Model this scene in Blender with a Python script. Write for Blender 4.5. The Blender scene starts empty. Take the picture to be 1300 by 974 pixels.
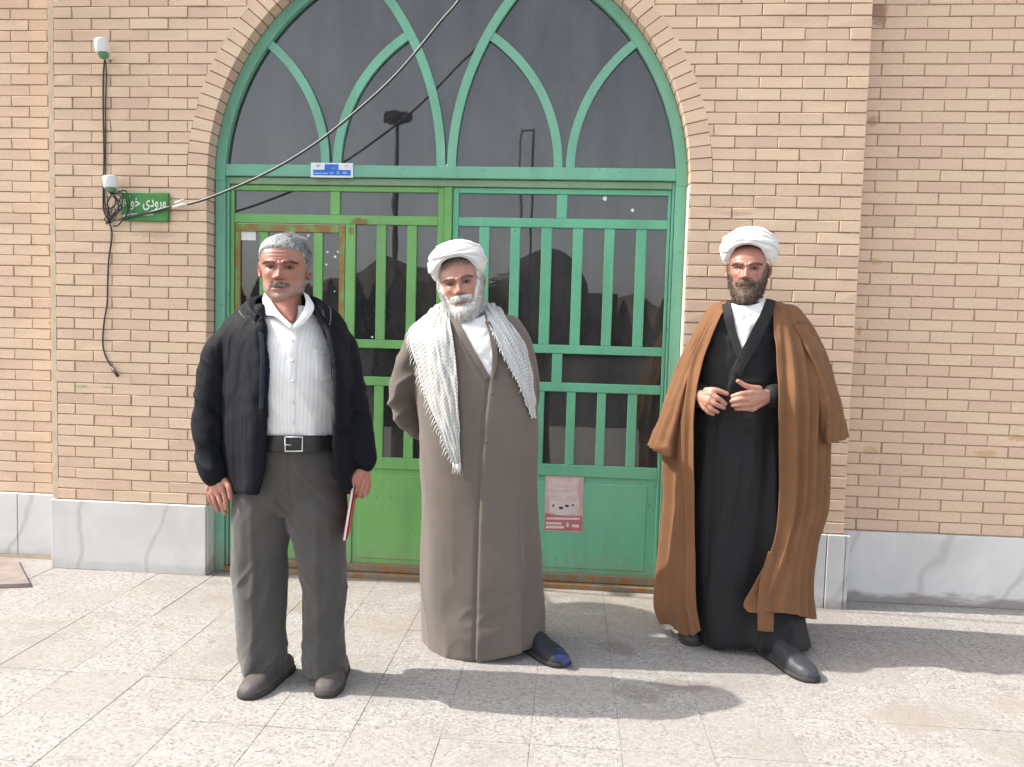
import bpy, bmesh, math, random
import numpy as np
from mathutils import Vector, Matrix

random.seed(7)
rng = np.random.default_rng(11)
SC = bpy.context.scene
COL = SC.collection

# ------------------------------------------------------------------ camera
PW, PH, FPX = 1300.0, 974.0, 977.0
CAM = np.array([0.6847, -3.9628, 1.35])
YAW, PITCH, ROLL = math.radians(4.334), math.radians(3.675), math.radians(1.571)
_f = np.array([-math.sin(YAW) * math.cos(PITCH), math.cos(YAW) * math.cos(PITCH), -math.sin(PITCH)])
_r0 = np.array([math.cos(YAW), math.sin(YAW), 0.0])
_u0 = np.cross(_r0, _f)
_r = math.cos(ROLL) * _r0 + math.sin(ROLL) * _u0
_u = -math.sin(ROLL) * _r0 + math.cos(ROLL) * _u0
cam_data = bpy.data.cameras.new('camera')
cam = bpy.data.objects.new('camera', cam_data)
COL.objects.link(cam)
cam_data.sensor_fit = 'HORIZONTAL'
cam_data.sensor_width = 36.0
cam_data.lens = 36.0 * FPX / PW
cam_data.clip_start = 0.05
cam_data.clip_end = 3000.0
cam.matrix_world = Matrix(((_r[0], _u[0], -_f[0], CAM[0]), (_r[1], _u[1], -_f[1], CAM[1]),
                           (_r[2], _u[2], -_f[2], CAM[2]), (0, 0, 0, 1)))
SC.camera = cam

def at(px, py, y):
    """surveyed point: where the photograph's pixel meets the vertical plane at depth y"""
    d = _f + (px - PW / 2) / FPX * _r - (py - PH / 2) / FPX * _u
    return CAM + (y - CAM[1]) / d[1] * d

# ------------------------------------------------------------------ light
SUN_EL, SUN_FRONT = math.radians(45.0), math.radians(2.2)
to_sun = Vector((-math.cos(SUN_EL) * math.cos(SUN_FRONT), -math.cos(SUN_EL) * math.sin(SUN_FRONT), math.sin(SUN_EL)))
world = bpy.data.worlds.new('World')
SC.world = world
world.use_nodes = True
wn = world.node_tree.nodes
wn.clear()
sky = wn.new('ShaderNodeTexSky')
sky.sky_type = 'NISHITA'
sky.sun_disc = False
sky.sun_elevation = SUN_EL
sky.sun_rotation = math.atan2(to_sun.x, to_sun.y)
sky.altitude = 900
sky.air_density = 1.0
sky.dust_density = 5.0
sky.ozone_density = 1.0
bgn = wn.new('ShaderNodeBackground')
bgn.inputs['Strength'].default_value = 0.15
outw = wn.new('ShaderNodeOutputWorld')
hz = wn.new('ShaderNodeHueSaturation')          # dusty, whitish spring haze
hz.inputs['Saturation'].default_value = 0.5
world.node_tree.links.new(sky.outputs[0], hz.inputs['Color'])
world.node_tree.links.new(hz.outputs[0], bgn.inputs['Color'])
world.node_tree.links.new(bgn.outputs[0], outw.inputs['Surface'])
sun_data = bpy.data.lights.new('sun', 'SUN')
sun_data.energy = 2.05
sun_data.angle = math.radians(0.53)
sun_data.color = (1.0, 0.985, 0.965)
sun = bpy.data.objects.new('sun', sun_data)
COL.objects.link(sun)
sun.rotation_euler = to_sun.to_track_quat('Z', 'Y').to_euler()
sun.location = (-8, -4, 10)

SC.view_settings.view_transform = 'Standard'
SC.view_settings.look = 'None'
SC.view_settings.gamma = 1.0
SC.view_settings.exposure = 1.58
SC.view_settings.use_white_balance = True
SC.view_settings.white_balance_temperature = 6900
SC.view_settings.white_balance_tint = 8
SC.view_settings.use_curve_mapping = False
SC.render.film_transparent = False
SC.cycles.max_bounces = 5
SC.cycles.diffuse_bounces = 3
SC.cycles.glossy_bounces = 3
SC.cycles.use_adaptive_sampling = True
SC.cycles.adaptive_threshold = 0.02

# ------------------------------------------------------------------ helpers
def lin(c):
    """sRGB 0-255 to linear"""
    out = []
    for v in c:
        v = v / 255.0
        out.append(v / 12.92 if v <= 0.04045 else ((v + 0.055) / 1.055) ** 2.4)
    return tuple(out)

def tag(o, label=None, cat=None, group=None, kind=None):
    if label: o['label'] = label
    if cat: o['category'] = cat
    if group: o['group'] = group
    if kind: o['kind'] = kind
    return o

def link(o, parent=None):
    COL.objects.link(o)
    if parent is not None:
        o.parent = parent
    return o

def empty(name, loc=(0, 0, 0)):
    o = bpy.data.objects.new(name, None)
    o.location = loc
    o.empty_display_size = 0.1
    COL.objects.link(o)
    return o

def thing(name, label, cat, loc=(0, 0, 0), group=None):
    return tag(empty(name, loc), label, cat, group)

def mesh_obj(name, V, F, mat, parent=None, smooth=False, uv=None, cols=None):
    """world-space vertices; an object under a parent keeps its world place"""
    V = np.asarray(V, dtype=float)
    off = np.array(parent.matrix_world.translation) if False else None
    me = bpy.data.meshes.new(name)
    if isinstance(F, np.ndarray):
        n, k = F.shape
        me.vertices.add(len(V)); me.vertices.foreach_set('co', V.astype(np.float32).ravel())
        me.loops.add(n * k); me.loops.foreach_set('vertex_index', F.astype(np.int32).ravel())
        me.polygons.add(n)
        me.polygons.foreach_set('loop_start', np.arange(0, n * k, k, dtype=np.int32))
        me.polygons.foreach_set('loop_total', np.full(n, k, dtype=np.int32))
        me.update(calc_edges=True)
    else:
        me.from_pydata([tuple(v) for v in V], [], [tuple(f) for f in F])
    if smooth:
        me.polygons.foreach_set('use_smooth', np.ones(len(me.polygons), dtype=bool))
    li = None
    if uv is not None:
        li = np.empty(len(me.loops), dtype=np.int32); me.loops.foreach_get('vertex_index', li)
        ul = me.uv_layers.new(name='UVMap')
        ul.data.foreach_set('uv', np.asarray(uv, dtype=np.float32)[li].ravel())
    if cols is not None:
        ca = me.color_attributes.new('Col', 'FLOAT_COLOR', 'POINT')
        c4 = np.c_[np.asarray(cols, dtype=np.float32), np.ones(len(V), dtype=np.float32)]
        ca.data.foreach_set('color', c4.astype(np.float32).ravel())
    me.validate()
    if mat is not None:
        me.materials.append(mat)
    o = bpy.data.objects.new(name, me)
    COL.objects.link(o)
    if parent is not None:
        o.parent = parent
        o.matrix_parent_inverse = Matrix.Translation(-Vector(parent.location))
    return o

class MB:
    """collects simple solids into one mesh"""
    def __init__(s): s.v = []; s.f = []
    def add(s, vs, fs):
        b = len(s.v); s.v += [tuple(map(float, v)) for v in vs]; s.f += [tuple(i + b for i in f) for f in fs]; return s
    def box(s, x0, x1, y0, y1, z0, z1, bev=0.0):
        if bev <= 0:
            vs = [(x, y, z) for x in (x0, x1) for y in (y0, y1) for z in (z0, z1)]
            return s.add(vs, [(0, 1, 3, 2), (4, 6, 7, 5), (0, 4, 5, 1), (2, 3, 7, 6), (0, 2, 6, 4), (1, 5, 7, 3)])
        b = bev  # chamfer only the front (-y) edges: what a viewer sees of a brick, bar or slab
        vs = [(x0 + b, y0, z0 + b), (x1 - b, y0, z0 + b), (x1 - b, y0, z1 - b), (x0 + b, y0, z1 - b),
              (x0, y0 + b, z0), (x1, y0 + b, z0), (x1, y0 + b, z1), (x0, y0 + b, z1),
              (x0, y1, z0), (x1, y1, z0), (x1, y1, z1), (x0, y1, z1)]
        fs = [(0, 1, 2, 3), (11, 10, 9, 8)]
        for a in (0, 4):
            for i in range(4):
                j = (i + 1) % 4
                fs.append((a + j, a + i, a + 4 + i, a + 4 + j))
        return s.add(vs, fs)
    def prism(s, poly, y0, y1):
        """polygon in x,z extruded in y"""
        n = len(poly)
        vs = [(x, y0, z) for x, z in poly] + [(x, y1, z) for x, z in poly]
        fs = [tuple(range(n)), tuple(range(2 * n - 1, n - 1, -1))]
        for i in range(n):
            j = (i + 1) % n
            fs.append((i, i + n, j + n, j))
        return s.add(vs, fs)
    def tube(s, pts, r, n=8, caps=True):
        V, F = tube_mesh(pts, r, n, caps); return s.add(V, [tuple(f) for f in F])
    def build(s, name, mat, parent=None, smooth=False):
        o = mesh_obj(name, s.v, s.f, mat, parent, smooth)
        bm = bmesh.new(); bm.from_mesh(o.data); bmesh.ops.recalc_face_normals(bm, faces=bm.faces); bm.to_mesh(o.data); bm.free()
        return o

def tube_mesh(pts, r, n=8, caps=True):
    pts = [Vector(tuple(map(float, p))) for p in pts]
    rs = r if hasattr(r, '__len__') else [r] * len(pts)
    V, F = [], []
    up = None
    for i, p in enumerate(pts):
        t = (pts[min(i + 1, len(pts) - 1)] - pts[max(i - 1, 0)]).normalized()
        if up is None:
            up = Vector((0, 0, 1)) if abs(t.z) < 0.9 else Vector((0, -1, 0))
        a = (up - t * up.dot(t)).normalized(); b = t.cross(a); up = a
        for k in range(n):
            an = 2 * math.pi * k / n
            V.append(tuple(p + (a * math.cos(an) + b * math.sin(an)) * rs[i]))
    for i in range(len(pts) - 1):
        for k in range(n):
            k2 = (k + 1) % n
            F.append((i * n + k, i * n + k2, (i + 1) * n + k2, (i + 1) * n + k))
    if caps:
        F.append(tuple(range(n - 1, -1, -1))); F.append(tuple((len(pts) - 1) * n + k for k in range(n)))
    return V, F

def cr(P, n, closed=False):
    """uniform Catmull-Rom through the rows of P -> n samples"""
    P = np.asarray(P, dtype=float)
    k = len(P)
    if closed:
        t = np.arange(n) / n * k
        i = np.floor(t).astype(int); f = t - i
        idx = [(i - 1) % k, i % k, (i + 1) % k, (i + 2) % k]
        p0, p1, p2, p3 = [P[j] for j in idx]
    else:
        t = np.linspace(0, k - 1, n)
        i = np.minimum(np.floor(t).astype(int), k - 2); f = t - i
        Pe = np.concatenate([[2 * P[0] - P[1]], P, [2 * P[-1] - P[-2]]])
        p0, p1, p2, p3 = Pe[i], Pe[i + 1], Pe[i + 2], Pe[i + 3]
    f = f.reshape([-1] + [1] * (P.ndim - 1))
    return 0.5 * (2 * p1 + (p2 - p0) * f + (2 * p0 - 5 * p1 + 4 * p2 - p3) * f ** 2 + (3 * p1 - p0 - 3 * p2 + p3) * f ** 3)

def _hash(ix, iy, iz, seed):
    h = (ix.astype(np.int64) * 374761393 + iy.astype(np.int64) * 668265263 + iz.astype(np.int64) * 2147483647 + seed * 974711) & 0xffffffff
    h = ((h ^ (h >> 13)) * 1274126177) & 0xffffffff
    h = (h ^ (h >> 16)) & 0xffffffff
    return h.astype(np.float64) / 0xffffffff

def vnoise(P, seed=0):
    """smooth value noise in -1..1, P (...,3)"""
    P = np.asarray(P, dtype=float)
    i = np.floor(P); f = P - i; f = f * f * f * (f * (f * 6 - 15) + 10)
    x, y, z = i[..., 0], i[..., 1], i[..., 2]
    r = 0
    for dx in (0, 1):
        for dy in (0, 1):
            for dz in (0, 1):
                w = (f[..., 0] if dx else 1 - f[..., 0]) * (f[..., 1] if dy else 1 - f[..., 1]) * (f[..., 2] if dz else 1 - f[..., 2])
                r = r + w * _hash(x + dx, y + dy, z + dz, seed)
    return r * 2 - 1

def sstep(a, b, x):
    t = np.clip((x - a) / (b - a), 0, 1)
    return t * t * (3 - 2 * t)

# ------------------------------------------------------------------ materials
class Mat:
    def __init__(s, name, rough=0.7, spec=0.3, metal=0.0):
        s.m = bpy.data.materials.new(name); s.m.use_nodes = True
        s.nt = s.m.node_tree; s.n = s.nt.nodes
        s.b = s.n['Principled BSDF']
        s.b.inputs['Roughness'].default_value = rough
        s.b.inputs['Specular IOR Level'].default_value = spec
        s.b.inputs['Metallic'].default_value = metal
    def new(s, t, **kw):
        nd = s.n.new(t)
        for k, v in kw.items():
            if k in ('op',): nd.operation = v
            elif hasattr(nd, k) and k not in nd.inputs: setattr(nd, k, v)
            else: nd.inputs[k].default_value = v
        return nd
    def L(s, a, b): s.nt.links.new(a, b)
    def coord(s, kind='Object', scale=(1, 1, 1), src=None):
        if src is None:
            if kind == 'Position':
                src = s.new('ShaderNodeNewGeometry').outputs['Position']
            else:
                src = s.new('ShaderNodeTexCoord').outputs[kind]
        mp = s.new('ShaderNodeMapping'); mp.inputs['Scale'].default_value = scale
        s.L(src, mp.inputs['Vector']); return mp.outputs[0]
    def noise(s, vec, scale, detail=3, rough=0.55, dist=0.0):
        nd = s.new('ShaderNodeTexNoise'); nd.inputs['Scale'].default_value = scale; nd.inputs['Detail'].default_value = detail
        nd.inputs['Roughness'].default_value = rough; nd.inputs['Distortion'].default_value = dist
        s.L(vec, nd.inputs['Vector']); return nd.outputs['Fac']
    def ramp(s, fac, stops, interp='LINEAR'):
        nd = s.new('ShaderNodeValToRGB'); cr_ = nd.color_ramp; cr_.interpolation = interp
        while len(cr_.elements) > 1: cr_.elements.remove(cr_.elements[-1])
        for i, (p, c) in enumerate(stops):
            e = cr_.elements[0] if i == 0 else cr_.elements.new(p)
            e.position = p
            c = (c, c, c) if not hasattr(c, '__len__') else c
            e.color = (c[0], c[1], c[2], 1)
        s.L(fac, nd.inputs['Fac']); return nd.outputs['Color']
    def mix(s, fac, a, b, blend='MIX'):
        nd = s.new('ShaderNodeMix'); nd.data_type = 'RGBA'; nd.blend_type = blend
        if hasattr(fac, 'default_value') or hasattr(fac, 'links'): s.L(fac, nd.inputs['Factor'])
        else: nd.inputs['Factor'].default_value = fac
        for v, k in ((a, 'A'), (b, 'B')):
            inp = [i for i in nd.inputs if i.name == k and i.type == 'RGBA'][0]
            if hasattr(v, 'links'): s.L(v, inp)
            else: inp.default_value = (v[0], v[1], v[2], 1)
        return [o for o in nd.outputs if o.type == 'RGBA'][0]
    def math(s, op, a, b=None, clamp=False):
        nd = s.new('ShaderNodeMath'); nd.operation = op; nd.use_clamp = clamp
        for v, i in ((a, 0), (b, 1)):
            if v is None: continue
            if hasattr(v, 'links'): s.L(v, nd.inputs[i])
            else: nd.inputs[i].default_value = v
        return nd.outputs[0]
    def color(s, c):
        if hasattr(c, 'links'): s.L(c, s.b.inputs['Base Color'])
        else: s.b.inputs['Base Color'].default_value = (c[0], c[1], c[2], 1)
        return s
    def bump(s, h, strength=0.3, dist=0.01):
        nd = s.new('ShaderNodeBump'); nd.inputs['Strength'].default_value = strength; nd.inputs['Distance'].default_value = dist
        s.L(h, nd.inputs['Height']); s.L(nd.outputs[0], s.b.inputs['Normal']); return s
    def rough(s, v): s.L(v, s.b.inputs['Roughness']); return s

def plain(name, c, rough=0.7, spec=0.3, var=0.12, scale=30, metal=0.0, bump=0.0):
    m = Mat(name, rough, spec, metal)
    v = m.coord('Object')
    n = m.noise(v, scale, 4)
    hi = tuple(min(1, x * (1 + var)) for x in c); lo = tuple(x * (1 - var) for x in c)
    m.color(m.ramp(n, [(0.3, lo), (0.7, hi)]))
    if bump: m.bump(n, bump, 0.004)
    return m.m

def spot_mask(m, pos, spots, nz):
    """soft blotches with ragged edges at given world places: (x, z, rx, rz, strength)"""
    sep = m.new('ShaderNodeSeparateXYZ'); m.L(pos, sep.inputs[0])
    tot = None
    for (x, z, rx, rz, st) in spots:
        dx = m.math('DIVIDE', m.math('SUBTRACT', sep.outputs['X'], x), rx)
        dz = m.math('DIVIDE', m.math('SUBTRACT', sep.outputs['Z'], z), rz)
        d2 = m.math('ADD', m.math('MULTIPLY', dx, dx), m.math('MULTIPLY', dz, dz))
        e = m.math('SUBTRACT', 1.0, d2)
        e = m.math('ADD', e, m.math('MULTIPLY', m.math('SUBTRACT', nz, 0.5), 2.6))
        e = m.math('MULTIPLY', m.math('MULTIPLY', e, 1.4, clamp=True), st, clamp=True)
        e = m.math('MULTIPLY', e, m.math('LESS_THAN', d2, 2.2))
        tot = e if tot is None else m.math('MAXIMUM', tot, e)
    return tot

M = {}
STAINS = []
def brick_mat(stained):
    m = Mat('stained_cream_brick' if stained else 'cream_brick', 0.85, 0.2)
    oi = m.new('ShaderNodeObjectInfo')
    at_ = m.new('ShaderNodeAttribute'); at_.attribute_name = 'Col'
    rnd = m.math('FRACT', m.math('ADD', oi.outputs['Random'], at_.outputs['Fac']))
    base = m.ramp(rnd, [(0.0, (0.62, 0.44, 0.33)), (0.2, (0.665, 0.48, 0.36)), (0.5, (0.69, 0.52, 0.375)), (0.75, (0.675, 0.515, 0.37)), (0.93, (0.66, 0.47, 0.355)), (1.0, (0.635, 0.465, 0.345))])
    geo = m.new('ShaderNodeNewGeometry').outputs['Position']
    big = m.noise(m.coord(src=geo, scale=(1, 1, 1)), 0.9, 3)
    base = m.mix(m.ramp(big, [(0.4, 0.0), (0.75, 0.35)]), base, (0.63, 0.445, 0.325))
    streak = m.noise(m.coord(src=geo, scale=(4, 4, 120)), 1.0, 3)
    base = m.mix(m.ramp(streak, [(0.45, 0.0), (0.8, 0.25)]), base, (0.56, 0.40, 0.285))
    grain = m.noise(m.coord(src=geo, scale=(1, 1, 1)), 160, 3)
    base = m.mix(m.ramp(grain, [(0.40, 0.2), (0.58, 0.0)]), base, (0.38, 0.26, 0.19))
    wx_ = m.noise(m.coord(src=geo, scale=(2.2, 2.2, .45)), 1.1, 4, .6)
    base = m.mix(m.ramp(wx_, [(.5, .0), (.75, .4)]), base, (.72, .57, .42))
    if not stained:
        m.color(base)
        m.bump(m.mix(0.5, grain, streak), 0.25, 0.004)
        return m.m
    nz = m.noise(m.coord(src=geo), 38, 5, .7)
    ochre = []
    for px, py, rx, rz, st in ((1112, 332, .045, .018, .6), (1232, 334, .05, .012, .5), (1105, 572, .05, .028, .55), (1252, 577, .07, .024, .55),
                               (63, 314, .025, .02, .75), (64, 411, .022, .02, .7), (1091, 420, .014, .03, .7), (1091, 446, .012, .02, .6), (1290, 556, .05, .02, .7)):
        p = at(px, py, 0.14); ochre.append((p[0], p[2], rx, rz, st))
    base = m.mix(spot_mask(m, geo, ochre, nz), base, (0.48, 0.30, 0.12))
    brown = [(*at(1115, 12, 0.14)[[0, 2]], .055, .10, .7), (*at(1107, 154, 0.14)[[0, 2]], .03, .03, .45), (*at(200, 296, 0)[[0, 2]], .13, .035, .25)]
    base = m.mix(spot_mask(m, geo, brown, nz), base, (0.24, 0.12, 0.085))
    pink = [(*at(932, 271, 0)[[0, 2]], .12, .014, .6), (*at(205, 258, 0)[[0, 2]], .11, .03, .3)]
    base = m.mix(spot_mask(m, geo, pink, nz), base, (0.46, 0.30, 0.27))
    green = [(*at(103, 491, 0)[[0, 2]], .05, .009, .6), (*at(137, 492, 0)[[0, 2]], .05, .008, .55)]
    base = m.mix(spot_mask(m, geo, green, nz), base, (0.16, 0.36, 0.12))
    STAINS.extend(ochre + brown + pink + green)
    m.color(base)
    m.bump(m.mix(0.5, grain, streak), 0.25, 0.004)
    return m.m
M['brick'] = brick_mat(False)
M['brick_stained'] = brick_mat(True)
def near_stain(x, z, hw):
    return any(abs(x - s[0]) < 1.6 * s[2] + hw and abs(z - s[1]) < 1.6 * s[3] + .04 for s in STAINS)
M['mortar'] = plain('brick_joint_mortar', (0.385, 0.275, 0.20), 0.95, 0.1, 0.25, 40, bump=0.3)
M['cement'] = plain('cement_edge', (0.58, 0.46, 0.34), 0.95, 0.1, 0.12, 25, bump=0.3)

def marble_mat():
    m = Mat('grey_white_marble', 0.42, 0.4)
    geo = m.new('ShaderNodeNewGeometry').outputs['Position']
    n1 = m.noise(m.coord(src=geo), 3.0, 5, 0.6, 0.6)
    base = m.ramp(n1, [(0.3, (0.54, 0.533, 0.525)), (0.7, (0.645, 0.636, 0.625))])
    # veins: thin bands where a warped slanting coordinate crosses zero
    wv = m.new('ShaderNodeTexWave'); wv.wave_type = 'BANDS'; wv.bands_direction = 'X'
    wv.inputs['Scale'].default_value = 0.62; wv.inputs['Distortion'].default_value = 5.5; wv.inputs['Detail'].default_value = 4; wv.inputs['Detail Scale'].default_value = 1.3
    mp = m.new('ShaderNodeMapping'); mp.inputs['Rotation'].default_value = (0, math.radians(-20), 0); mp.inputs['Scale'].default_value = (1.3, 1, 1.3)
    m.L(geo, mp.inputs['Vector']); m.L(mp.outputs[0], wv.inputs['Vector'])
    vein = m.ramp(wv.outputs['Fac'], [(0.0, 0.5), (0.010, 0.22), (0.03, 0.0)])
    base = m.mix(vein, base, (0.36, 0.35, 0.345))
    # dirt along the foot, ragged
    sep = m.new('ShaderNodeSeparateXYZ'); m.L(geo, sep.inputs[0])
    nz = m.noise(m.coord(src=geo, scale=(1, 1, 3)), 7, 4)
    d = m.math('SUBTRACT', m.math('MULTIPLY', nz, 0.13), sep.outputs['Z'])
    right = m.math('MULTIPLY', m.math('SUBTRACT', sep.outputs['X'], 1.9), 4.0, clamp=True)
    d = m.math('MULTIPLY', m.math('MULTIPLY', d, 28.0, clamp=True), m.math('ADD', m.math('MULTIPLY', right, 0.55), 0.22))
    base = m.mix(d, base, (0.22, 0.18, 0.165))
    m.color(base)
    return m.m
M['marble'] = marble_mat()

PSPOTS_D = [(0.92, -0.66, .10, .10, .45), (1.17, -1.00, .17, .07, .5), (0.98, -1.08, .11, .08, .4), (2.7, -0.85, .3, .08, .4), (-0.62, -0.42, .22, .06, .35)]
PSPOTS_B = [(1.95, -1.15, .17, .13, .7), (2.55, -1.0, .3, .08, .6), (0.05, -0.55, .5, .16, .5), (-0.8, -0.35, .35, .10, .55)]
def terrazzo_mat(name, grid=False, spots=True):
    m = Mat(name, 0.8, 0.25)
    geo = m.new('ShaderNodeNewGeometry').outputs['Position']
    p = m.coord(src=geo)
    wob = m.new('ShaderNodeTexNoise'); wob.inputs['Scale'].default_value = 60; m.L(p, wob.inputs['Vector'])
    pw = m.mix(0.012, p, wob.outputs['Color'], 'ADD')
    v1 = m.new('ShaderNodeTexVoronoi'); v1.inputs['Scale'].default_value = 115; m.L(pw, v1.inputs['Vector'])
    v2 = m.new('ShaderNodeTexVoronoi'); v2.feature = 'DISTANCE_TO_EDGE'; v2.inputs['Scale'].default_value = 115; m.L(pw, v2.inputs['Vector'])
    sepc = m.new('ShaderNodeSeparateColor'); m.L(v1.outputs['Color'], sepc.inputs[0])
    chip = m.ramp(sepc.outputs[0], [(0.0, (0.16, 0.147, 0.138)), (0.10, (0.225, 0.21, 0.199)), (0.24, (0.295, 0.279, 0.267)), (0.55, (0.345, 0.330, 0.318)), (1.0, (0.45, 0.434, 0.42))])
    cement = (0.30, 0.276, 0.26)
    base = m.mix(m.ramp(v2.outputs['Distance'], [(0.03, 1.0), (0.12, 0.0)]), chip, cement)
    oi = m.new('ShaderNodeObjectInfo')
    base = m.mix(m.ramp(oi.outputs['Random'], [(0.0, 0.0), (0.5, 0.12), (1.0, 0.5)]), base, (0.30, 0.268, 0.253))
    # worn, cement-smeared and dusty patches
    n1 = m.noise(m.coord(src=geo, scale=(1, 1.6, 1)), 1.7, 5, 0.62, 0.4)
    base = m.mix(m.ramp(n1, [(0.53, 0.0), (0.66, 0.6)]), base, (0.262, 0.235, 0.216))
    n2 = m.noise(m.coord(src=geo, scale=(1, 2.2, 1)), 4.2, 5, 0.65)
    base = m.mix(m.ramp(n2, [(0.60, 0.0), (0.70, 0.5)]), base, (0.20, 0.172, 0.156))
    # trodden dirt before the door sill
    sep = m.new('ShaderNodeSeparateXYZ'); m.L(geo, sep.inputs[0])
    near = m.math('MULTIPLY', m.math('ADD', sep.outputs['Y'], 0.55), 1.7, clamp=True)
    inx = m.math('MULTIPLY', m.math('SUBTRACT', 1.7, m.math('ABSOLUTE', sep.outputs['X'])), 2.2, clamp=True)
    n3 = m.noise(m.coord(src=geo, scale=(1, 2, 1)), 5, 5, 0.6)
    dm = m.math('MULTIPLY', m.math('MULTIPLY', near, inx), m.ramp(n3, [(0.34, 0.0), (0.66, 1.0)]))
    base = m.mix(dm, base, (0.245, 0.205, 0.172))
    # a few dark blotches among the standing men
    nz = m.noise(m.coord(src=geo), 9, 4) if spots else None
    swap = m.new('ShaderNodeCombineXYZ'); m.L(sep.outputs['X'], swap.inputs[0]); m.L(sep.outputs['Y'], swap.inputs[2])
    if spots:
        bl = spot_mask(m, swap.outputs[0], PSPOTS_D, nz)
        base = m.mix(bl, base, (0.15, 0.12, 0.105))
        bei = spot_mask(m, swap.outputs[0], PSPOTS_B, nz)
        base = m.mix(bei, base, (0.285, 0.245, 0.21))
    pit = m.noise(m.coord(src=geo), 34, 2)
    base = m.mix(m.ramp(pit, [(0.735, 0.0), (0.765, 0.8)]), base, (0.15, 0.125, 0.11))
    if grid:
        bt = m.new('ShaderNodeTexBrick'); bt.offset = 0.0; bt.inputs['Scale'].default_value = 1.0
        bt.inputs['Brick Width'].default_value = 0.3; bt.inputs['Row Height'].default_value = 0.3; bt.inputs['Mortar Size'].default_value = 0.0015
        bt.inputs['Color1'].default_value = (0, 0, 0, 1); bt.inputs['Color2'].default_value = (0, 0, 0, 1); bt.inputs['Mortar'].default_value = (1, 1, 1, 1)
        mp = m.new('ShaderNodeMapping'); mp.inputs['Location'].default_value = (0.01, 0, 0); m.L(geo, mp.inputs['Vector']); m.L(mp.outputs[0], bt.inputs['Vector'])
        base = m.mix(bt.outputs['Color'], base, (0.22, 0.18, 0.16))
    m.color(base)
    m.bump(n2, 0.12, 0.004)
    return m.m
M['terrazzo'] = terrazzo_mat('terrazzo_paver', spots=False)
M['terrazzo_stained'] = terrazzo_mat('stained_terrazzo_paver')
M['terrazzo_far'] = terrazzo_mat('terrazzo_paving_far', True, False)
M['grout'] = plain('paver_grout', (0.23, 0.207, 0.19), 0.95, 0.1, 0.3, 30)
M['dust'] = plain('dusty_earth', (0.36, 0.29, 0.22), 0.95, 0.1, 0.2, 0.5)

def paint_mat(name, c, rust_spots=(), rust_amt=0.0, dirt=0.35):
    m = Mat(name, 0.5, 0.35)
    geo = m.new('ShaderNodeNewGeometry').outputs['Position']
    n = m.noise(m.coord(src=geo, scale=(1, 1, 0.5)), 5, 5, 0.6)
    base = m.ramp(n, [(0.3, tuple(v * 0.88 for v in c)), (0.7, tuple(min(1, v * 1.12) for v in c))])
    fade = m.noise(m.coord(src=geo, scale=(1.2, 1, 0.6)), 1.6, 2)
    base = m.mix(m.ramp(fade, [(0.45, 0.0), (0.75, 0.4)]), base, tuple(min(1, v * 0.8 + 0.09) for v in c))
    # dust that gathers on the foot of the leaves
    sep = m.new('ShaderNodeSeparateXYZ'); m.L(geo, sep.inputs[0])
    nz = m.noise(m.coord(src=geo, scale=(3, 1, 1)), 9, 5)
    d = m.math('MULTIPLY', m.math('SUBTRACT', m.math('MULTIPLY', nz, 0.42), sep.outputs['Z']), 5.0, clamp=True)
    base = m.mix(m.math('MULTIPLY', d, dirt * 1.6, clamp=True), base, (0.25, 0.22, 0.155))
    run = m.noise(m.coord(src=geo, scale=(14, 14, .8)), 1.0, 4)
    base = m.mix(m.ramp(run, [(.52, .0), (.78, .38)]), base, tuple(v * .55 + .035 for v in c))
    chips = m.noise(m.coord(src=geo), 42, 2)
    base = m.mix(m.ramp(chips, [(0.70, 0.0), (0.73, 0.6)]), base, (0.13, 0.10, 0.06))
    if rust_spots:
        nr = m.noise(m.coord(src=geo), 30, 3)
        base = m.mix(spot_mask(m, geo, rust_spots, nr), base, (0.20, 0.085, 0.03))
    if rust_amt:
        nr2 = m.noise(m.coord(src=geo, scale=(1, 1, 1)), 16, 4)
        base = m.mix(m.ramp(nr2, [(0.5 - rust_amt * 0.3, 0.0), (0.62 - rust_amt * 0.2, 0.9)]), base, (0.26, 0.125, 0.04))
    m.color(base)
    br_ = m.noise(m.coord(src=geo, scale=(60, 60, 3)), 1.0, 3)
    m.bump(m.mix(.5, n, br_), 0.22, 0.004)
    return m.m
GT = (0.155, 0.395, 0.275)      # teal green of the frame and the right leaf
GL = (0.15, 0.37, 0.115)        # yellower green of the left leaf
M['frame_green'] = paint_mat('frame_green_paint', GT)
rust_pts = [(*at(456, 283, .12)[[0, 2]], .05, .03, .8), (*at(446, 292, .12)[[0, 2]], .02, .03, .7), (*at(400, 290, .12)[[0, 2]], .1, .02, .8)]
M['left_green'] = paint_mat('left_leaf_green_paint', GL, rust_pts)
M['right_green'] = paint_mat('right_leaf_green_paint', (0.125, 0.405, 0.25))
M['wicket_frame'] = paint_mat('rusty_wicket_frame_paint', (0.155, 0.29, 0.09), rust_amt=0.42)
M['sill'] = paint_mat('worn_brown_sill', (0.155, 0.115, 0.078), rust_amt=0.08)
M['olive'] = paint_mat('dusty_green_lintel', (0.20, 0.31, 0.19), dirt=0.0)

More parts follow.
